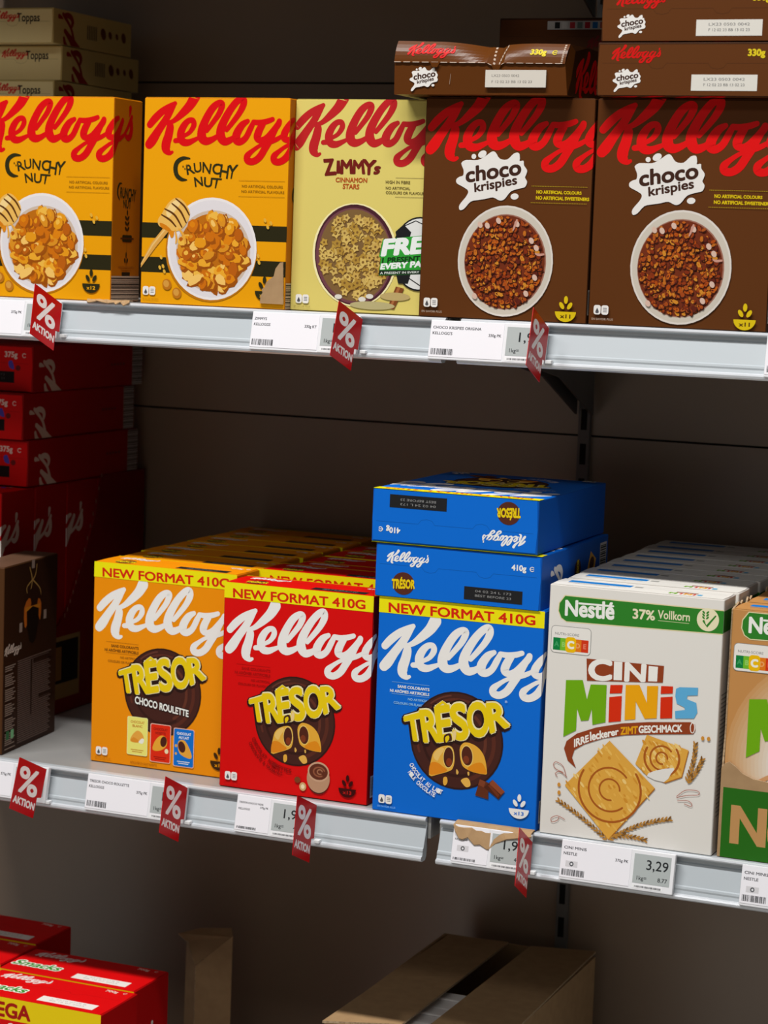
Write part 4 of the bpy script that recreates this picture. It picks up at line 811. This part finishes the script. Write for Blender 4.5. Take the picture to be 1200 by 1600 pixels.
m.prism(ring, (.0022, 0, 0), KRAFT, KRAFTD); off(m, tr, 'side_panel')
m = MB(); m.box((.4262, .005, .0001), (.645, .235, .0002), KRAFT); off(m, tr, 'base_panel')
# torn scraps
def scrap(nm, label, poly, thick, y):
    m = MB(); cx, cz = sum(p[0] for p in poly)/len(poly), min(p[1] for p in poly)
    m.prism([(x-cx, 0, z-cz) for x, z in poly][::-1], (0, thick, 0), KRAFT, KRAFTD); o = m.build(nm, None, loc=(cx, y, cz)); tag(o, label, 'torn cardboard'); return o
def mm(l, x0, z0): return [(x0 + p[0]/1000, z0 + p[1]/1000) for p in l]
scrap('torn_cardboard', 'torn brown cardboard remnant covering the lower right corner of the banded yellow box', mm([(201.7,59.0),(197.7,58.2),(191.8,50.4),(189.5,40.8),(183.4,36.6),(179.2,32.5),(177.6,26.9),(173.6,24.3),(174.8,19.6),(172.1,16.3),(171.7,6.7),(203.5,6.4)], -.3645, .6172), .002, .0012)
def bent(nm, label, pts, th):
    """a ragged strip of board folded over the rail edge: rows of (x, y, z)"""
    m = MB(); R, S = len(pts), len(pts[0])
    for i in range(R-1):
        for j in range(S-1):
            q = [Vector(pts[i][j]), Vector(pts[i+1][j]), Vector(pts[i+1][j+1]), Vector(pts[i][j+1])]; m.face(q, KRAFT); m.face([p + Vector((0, .0006, -th)) for p in reversed(q)], KRAFTD)
    for i in range(R-1):
        for j in (0, S-1):
            p, q = Vector(pts[i][j]), Vector(pts[i+1][j]); d = Vector((0, .0006, -th)); m.face([p, q, q+d, p+d], KRAFTD)
    for j in range(S-1):
        for i in (0, R-1):
            p, q = Vector(pts[i][j]), Vector(pts[i][j+1]); d = Vector((0, .0006, -th)); m.face([p, q, q+d, p+d], KRAFTD)
    cx = pts[0][0]; l = Vector(cx); m.v = [(a-l.x, b-l.y, c-l.z) for a, b, c in m.v]
    o = m.build(nm, None, loc=l); tag(o, label, 'torn cardboard'); return o
rd = random.Random(8); rows = []
for k in range(15):
    t = k/14; x = .099 + .100*t; low = (-.006, -.012, -.0125, -.010, -.016, -.015, -.0185, -.018, -.012, -.008, -.007, -.005, -.004, -.003, -.002)[k]
    rows.append([(x, -.0002, .0024), (x, -.0058, .0024), (x+rd.uniform(-.002, .002), -.0135, .0010 + low*.4), (x+rd.uniform(-.003, .003), -.0165 + low*.1, low*1.35)])
bent('torn_cardboard', 'torn kraft cardboard flap sticking out under the upright blue box over the price tag', rows, .0012)
rows = []
for k in range(12):
    t = k/11; x = -.437 + .062*t
    rows.append([(x, .0035, ZT+.0022), (x, -.004, ZT+.0024+rd.uniform(0, .001)), (x+rd.uniform(-.002, .002), -.0075+rd.uniform(-.002, .001), ZT-.001+rd.uniform(-.004, .003))])
bent('torn_cardboard', 'small ragged cardboard scrap under the far left yellow banded box', rows, .0012)
# cardboard corner post at the bottom
post = empty('cardboard_corner', 'brown torn cardboard corner standing at the bottom beside the large red boxes', 'cardboard', (-.44, .41, zf))
m = MB()
m.prism([(-.482, .405, zf+.0005), (-.451, .380, zf+.0005), (-.452, .380, -.380), (-.480, .405, -.352)], (.002, .0025, 0), KRAFT, KRAFTD); off(m, post, 'narrow_panel')
m = MB(); m.prism([(-.4505, .380, zf+.0005), (-.4035, .405, zf+.0005), (-.4025, .405, -.334), (-.4505, .380, -.380)], (-.0008, .003, 0), KRAFT, KRAFTD); off(m, post, 'wide_panel')
m = MB(); m.prism([(-.4515, .381, -.379), (-.403, .406, -.336), (-.414, .424, -.328), (-.470, .430, -.338), (-.498, .412, -.346), (-.482, .407, -.353)], (0, .001, -.002), KRAFT, KRAFTD); off(m, post, 'folded_flap')
# open carton with white packs
zt = -.3; cx = empty('cardboard_carton', 'open brown cardboard carton at the bottom, its two top flaps parted over white packs', 'cardboard carton', (.024, .26, zf))
m = MB(); x0, x1, y0, y1, th = -.094, .139, .052, .486, .004
m.box((x0, y0, zf+.0005), (x1, y1, zf+.004), KRAFT)
m.box((x0, y0, zf+.004), (x0+th, y1, zt-.004), KRAFT); m.box((x1-th, y0, zf+.004), (x1, y1, zt-.004), KRAFT)
m.box((x0+th, y0, zf+.004), (x1-th, y0+th, zt-.004), KRAFT); m.box((x0+th, y1-th, zf+.004), (x1-th, y1, zt-.004), KRAFT); off(m, cx, 'carton_body')
m = MB(); m.prism([(x0, .045, zt-.004), (.003, .080, zt-.003), (.012, .470, zt+.000), (x0+.012, .470, zt-.003)], (0, 0, .003), KRAFT, KRAFTD); off(m, cx, 'left_flap')
m = MB(); m.prism([(.036, .085, zt-.003), (x1+.002, .085, zt-.004), (x1-.004, .500, zt-.003), (.047, .466, zt+.001)], (0, 0, .003), KRAFT, KRAFTD); off(m, cx, 'right_flap')
m = MB(); a = Art(120, 60); a.poly([(20, 30), (40, 48), (60, 30), (40, 12)], '2c6a24', 3); a.poly([(62, 26), (80, 40), (98, 26), (80, 12)], '8a1c14', 3); a.place(m, (x1+.0003, .08, zt-.08), (0, 1, 0), (0, 0, 1), (1, 0, 0), False); off(m, cx, 'print_mark')
WP = P('e4e0de', .3)
for i in range(3):
    y = .062 + i*.066; m = MB(); m.box((-.045, -.0325, 0), (.045, .0325, .303), WP); m.box((-.035, -.0035, .303), (.035, .0035, .306), WP)
    o = m.build('white_pack', None, bevel=.006, loc=(.022, y+.035, zf+.0045)); tag(o, ('white pack lying nearest the viewer inside the open carton', 'second white pack inside the open carton, seen between the flaps', 'rearmost white pack inside the open carton, before the dark gap')[i], 'pack', 'white packs in the open carton')
# ================================================================== price tags
def price_tag(x0, z, paper, label, lines, weight, price, unit, big=True, symbol=False):
    tot = paper + .053; ang = math.atan2(.0098, .026) * .55
    root = empty('price_tag', label, 'price tag', (x0, -.0045, z), 'electronic price tags on the shelf rails')
    R = Matrix.Rotation(-ang, 4, 'X')
    root.rotation_euler = R.to_euler(); Hh = .0475
    W_ = P('d8d8dc', .3); m = MB(); m.box((0, -.0075, -Hh), (tot, -.0022, .0), W_); m.build('holder', root, bevel=.0006)
    m = MB(); m.box((.0008, -.0079, -Hh+.003), (paper-.001, -.0076, -.0008), P('e2e0e6', .35)); a = Art(paper*1000, Hh*1000); pw = paper*1000
    small = pw < 60
    fh = 2.5 if small else 3.5; y = 37
    for t in lines: a.text(t, 3.5, y, fh, '26262c', w=min(pw-8, len(t)*fh*.8), bold=.02, res=2); y -= fh*(3.2 if small else 2.0)
    a.text(weight, pw-4, (30 if not small else 33), fh, '26262c', align='r', bold=.02, res=2)
    if symbol: a.rect(7, 16, 22, 23, 'c8c6ca'); a.ell(14.5, 19.5, 2.6, 2.8, '55555a'); a.ell(14.5, 19.5, 1.2, 1.3, 'd8d8dc')
    rd_ = random.Random(int(x0*1000)); xx = 3
    bh = (5.5, 13) if not small else (5, 8)
    while xx < min(31, pw-10):
        wd = rd_.choice((.35, .5, .8, 1.1)); a.rect(xx, bh[0], xx+wd, bh[1], '2c2c30'); xx += wd + rd_.choice((.4, .6, 1.0))
    a.place(m, (0, -.0079, -Hh), (1, 0, 0), (0, 0, 1), (0, -1, 0)); m.build('paper_label', root)
    fr = MB(); fr.box((paper+.0005, -.0092, -Hh), (tot, -.0072, .0), P('dcdce0', .28)); fr = fr.build('display_frame', root, bevel=.0008)
    m = MB(); m.box((paper+.0035, -.0094, -Hh+.0085), (tot-.0045, -.00915, -.0045), P('a6acac', .25)); dw = 45.0; a = Art(dw, 34.5)
    if price: a.text(price, dw-3, 17, 12, '25282a', align='r', bold=.01, w=len(price)*6.6); a.text(unit[0], 5, 4, 5, '25282a', bold=.01); a.text(unit[1], dw-3, 4, 5, '25282a', align='r', bold=.01)
    a.place(m, (paper+.0035, -.0094, -Hh+.0085), (1, 0, 0), (0, 0, 1), (0, -1, 0)); m.build('display', fr)
    m = MB(); m.box((paper+.0035, -.0094, -Hh+.002), (tot-.012, -.00915, -Hh+.007), P('e0e0e2')); a = Art(40, 5)
    for k in range(24): a.rect(3+k*1.35, 1.4, 3.6+k*1.35+(k % 4)*.14, 3.6, '55555a')
    a.place(m, (paper+.0035, -.0094, -Hh+.002), (1, 0, 0), (0, 0, 1), (0, -1, 0)); m.build('serial_strip', fr)
zt_, zl_ = ZT - .0045, -.0025
price_tag(-.618, zt_, .094, 'price tag at the left end of the upper rail, cut by the picture edge', ['CRUNCHY NUT', 'KELLOGGS'], '375g PK', '1,95', ('1kg=', '5.20'))
price_tag(-.1955, zt_, .093, 'price tag on the upper rail under the pale yellow box', ['ZIMMYS', 'KELLOGGS'], '330g KT', '1,95', ('1kg=', '5.91'))
price_tag(.0435, zt_, .095, 'price tag on the upper rail under the first upright brown box', ['CHOCO KRISPIES ORIGINA', "KELLOGG'S"], '330g PK', '1,95', ('1kg=', '5.91'))
price_tag(.4535, zt_, .095, 'price tag at the right end of the upper rail, barely in the picture', ['CHOCO KRISPIES', "KELLOGG'S"], '330g PK', '1,95', ('1kg=', '5.91'))
price_tag(-.6225, zl_, .094, 'price tag at the left end of the lower rail, beside a red flag', ['TRESOR', 'KELLOGGS'], '375g PK', '1,95', ('1kg=', '5.20'))
price_tag(-.4165, zl_, .094, 'wide price tag on the lower rail under the orange boxes', ['TRESOR CHOCO ROULETTE', 'KELLOGGS'], '375g PK', '1,95', ('1kg=', '5.20'))
price_tag(-.1975, zl_, .049, 'short price tag on the lower rail under the front red box', ['TRESOR CHOCO NOIS', 'KELLOGGS'], '375g PK', '1,95', ('1kg=', '4.87'))
price_tag(.0985, zl_, .048, 'short price tag under the torn cardboard flap below the blue box', ['TRESOR LAIT', 'KELLOGGS'], '410g PK', '1,95', ('1kg=', '4.87'), symbol=True)
price_tag(.2380, zl_, .088, 'price tag reading 3,29 on the lower rail under the white box', ['CINI MINIS', 'NESTLE'], '375g PK', '3,29', ('1kg=', '8.77'), symbol=True)
price_tag(.4585, zl_, .090, 'price tag at the right end of the lower rail, under the green tray', ['CINI MINIS', 'NESTLE'], '375g PK', '3,29', ('1kg=', '8.77'), symbol=True)
# ================================================================== red promotion flags on the rails
RS = P('b8060e', .3, 1.0)
def sign(TL, TR_, BL, label, zr):
    TL, TR_, BL = Vector(TL), Vector(TR_), Vector(BL); U, V = (TR_-TL), (TL-BL); w, h = U.length, V.length; U.normalize(); V = (V - U*(V @ U if False else V.dot(U))).normalized(); N = U.cross(V)
    o0 = TL - V*h
    root = empty('promotion_sign', label, 'promotion sign', TR_, 'red percent flags on the shelf rails'); L = root.location.copy()
    m = MB(); ring = [(0, 0), (.86, 0), (.86, .40), (1.0, .43), (1.0, 1), (0, 1)]
    m.prism([o0 + U*(a*w) + V*(b*h) - L for a, b in ring], N*-.0007, RS)
    a = Art(w*1000, h*1000); W_, H_ = w*1000, h*1000
    a.quad('%', [(W_*.12, H_*.38), (W_*.80, H_*.38), (W_*.80, H_*.87), (W_*.12, H_*.87)], 'e6dede', .025, 5)
    a.quad('AKTION', [(W_*.06, H_*.145), (W_*.82, H_*.145), (W_*.82, H_*.275), (W_*.06, H_*.275)], 'e6dede', .05, 3)
    a.place(m, o0 - L, U, V, N); m.build('sign_panel', root)
    m = MB(); p = Vector((TR_.x, -.0165, zr - .0462)) - L; m.box(p - Vector((.003, .004, .0018)), p + Vector((.0045, .004, .0022)), P('e4e4e6', .3))
    m.build('clip', root, bevel=.0006)
sign((-.476, -.0685, .6376), (-.465, -.02, .6118), (-.4598, -.105, .5758), 'red percent flag on the upper rail below the far left yellow box', ZT)
sign((-.0532, -.0703, .633), (-.0431, -.02, .6106), (-.0496, -.0995, .5689), 'red percent flag on the upper rail below the pale yellow box', ZT)
sign((.1923, -.07, .6356), (.1954, -.02, .6106), (.1973, -.103, .5704), 'red percent flag on the upper rail below the brown boxes', ZT)
sign((-.4862, -.069, .0234), (-.4749, -.02, -.0013), (-.4807, -.1008, -.0372), 'red percent flag on the lower rail at far left, below the sideways brown box', 0)
sign((-.2711, -.07, .0248), (-.2656, -.02, .0001), (-.2608, -.1027, -.0393), 'red percent flag on the lower rail below the orange box', 0)
sign((-.0868, -.071, .0237), (-.0831, -.02, .0009), (-.0773, -.1015, -.043), 'red percent flag on the lower rail below the front red box', 0)
sign((.2021, -.068, .0211), (.203, -.02, -.0079), (.2119, -.1045, -.0392), 'red percent flag on the lower rail between the blue and white boxes', 0)
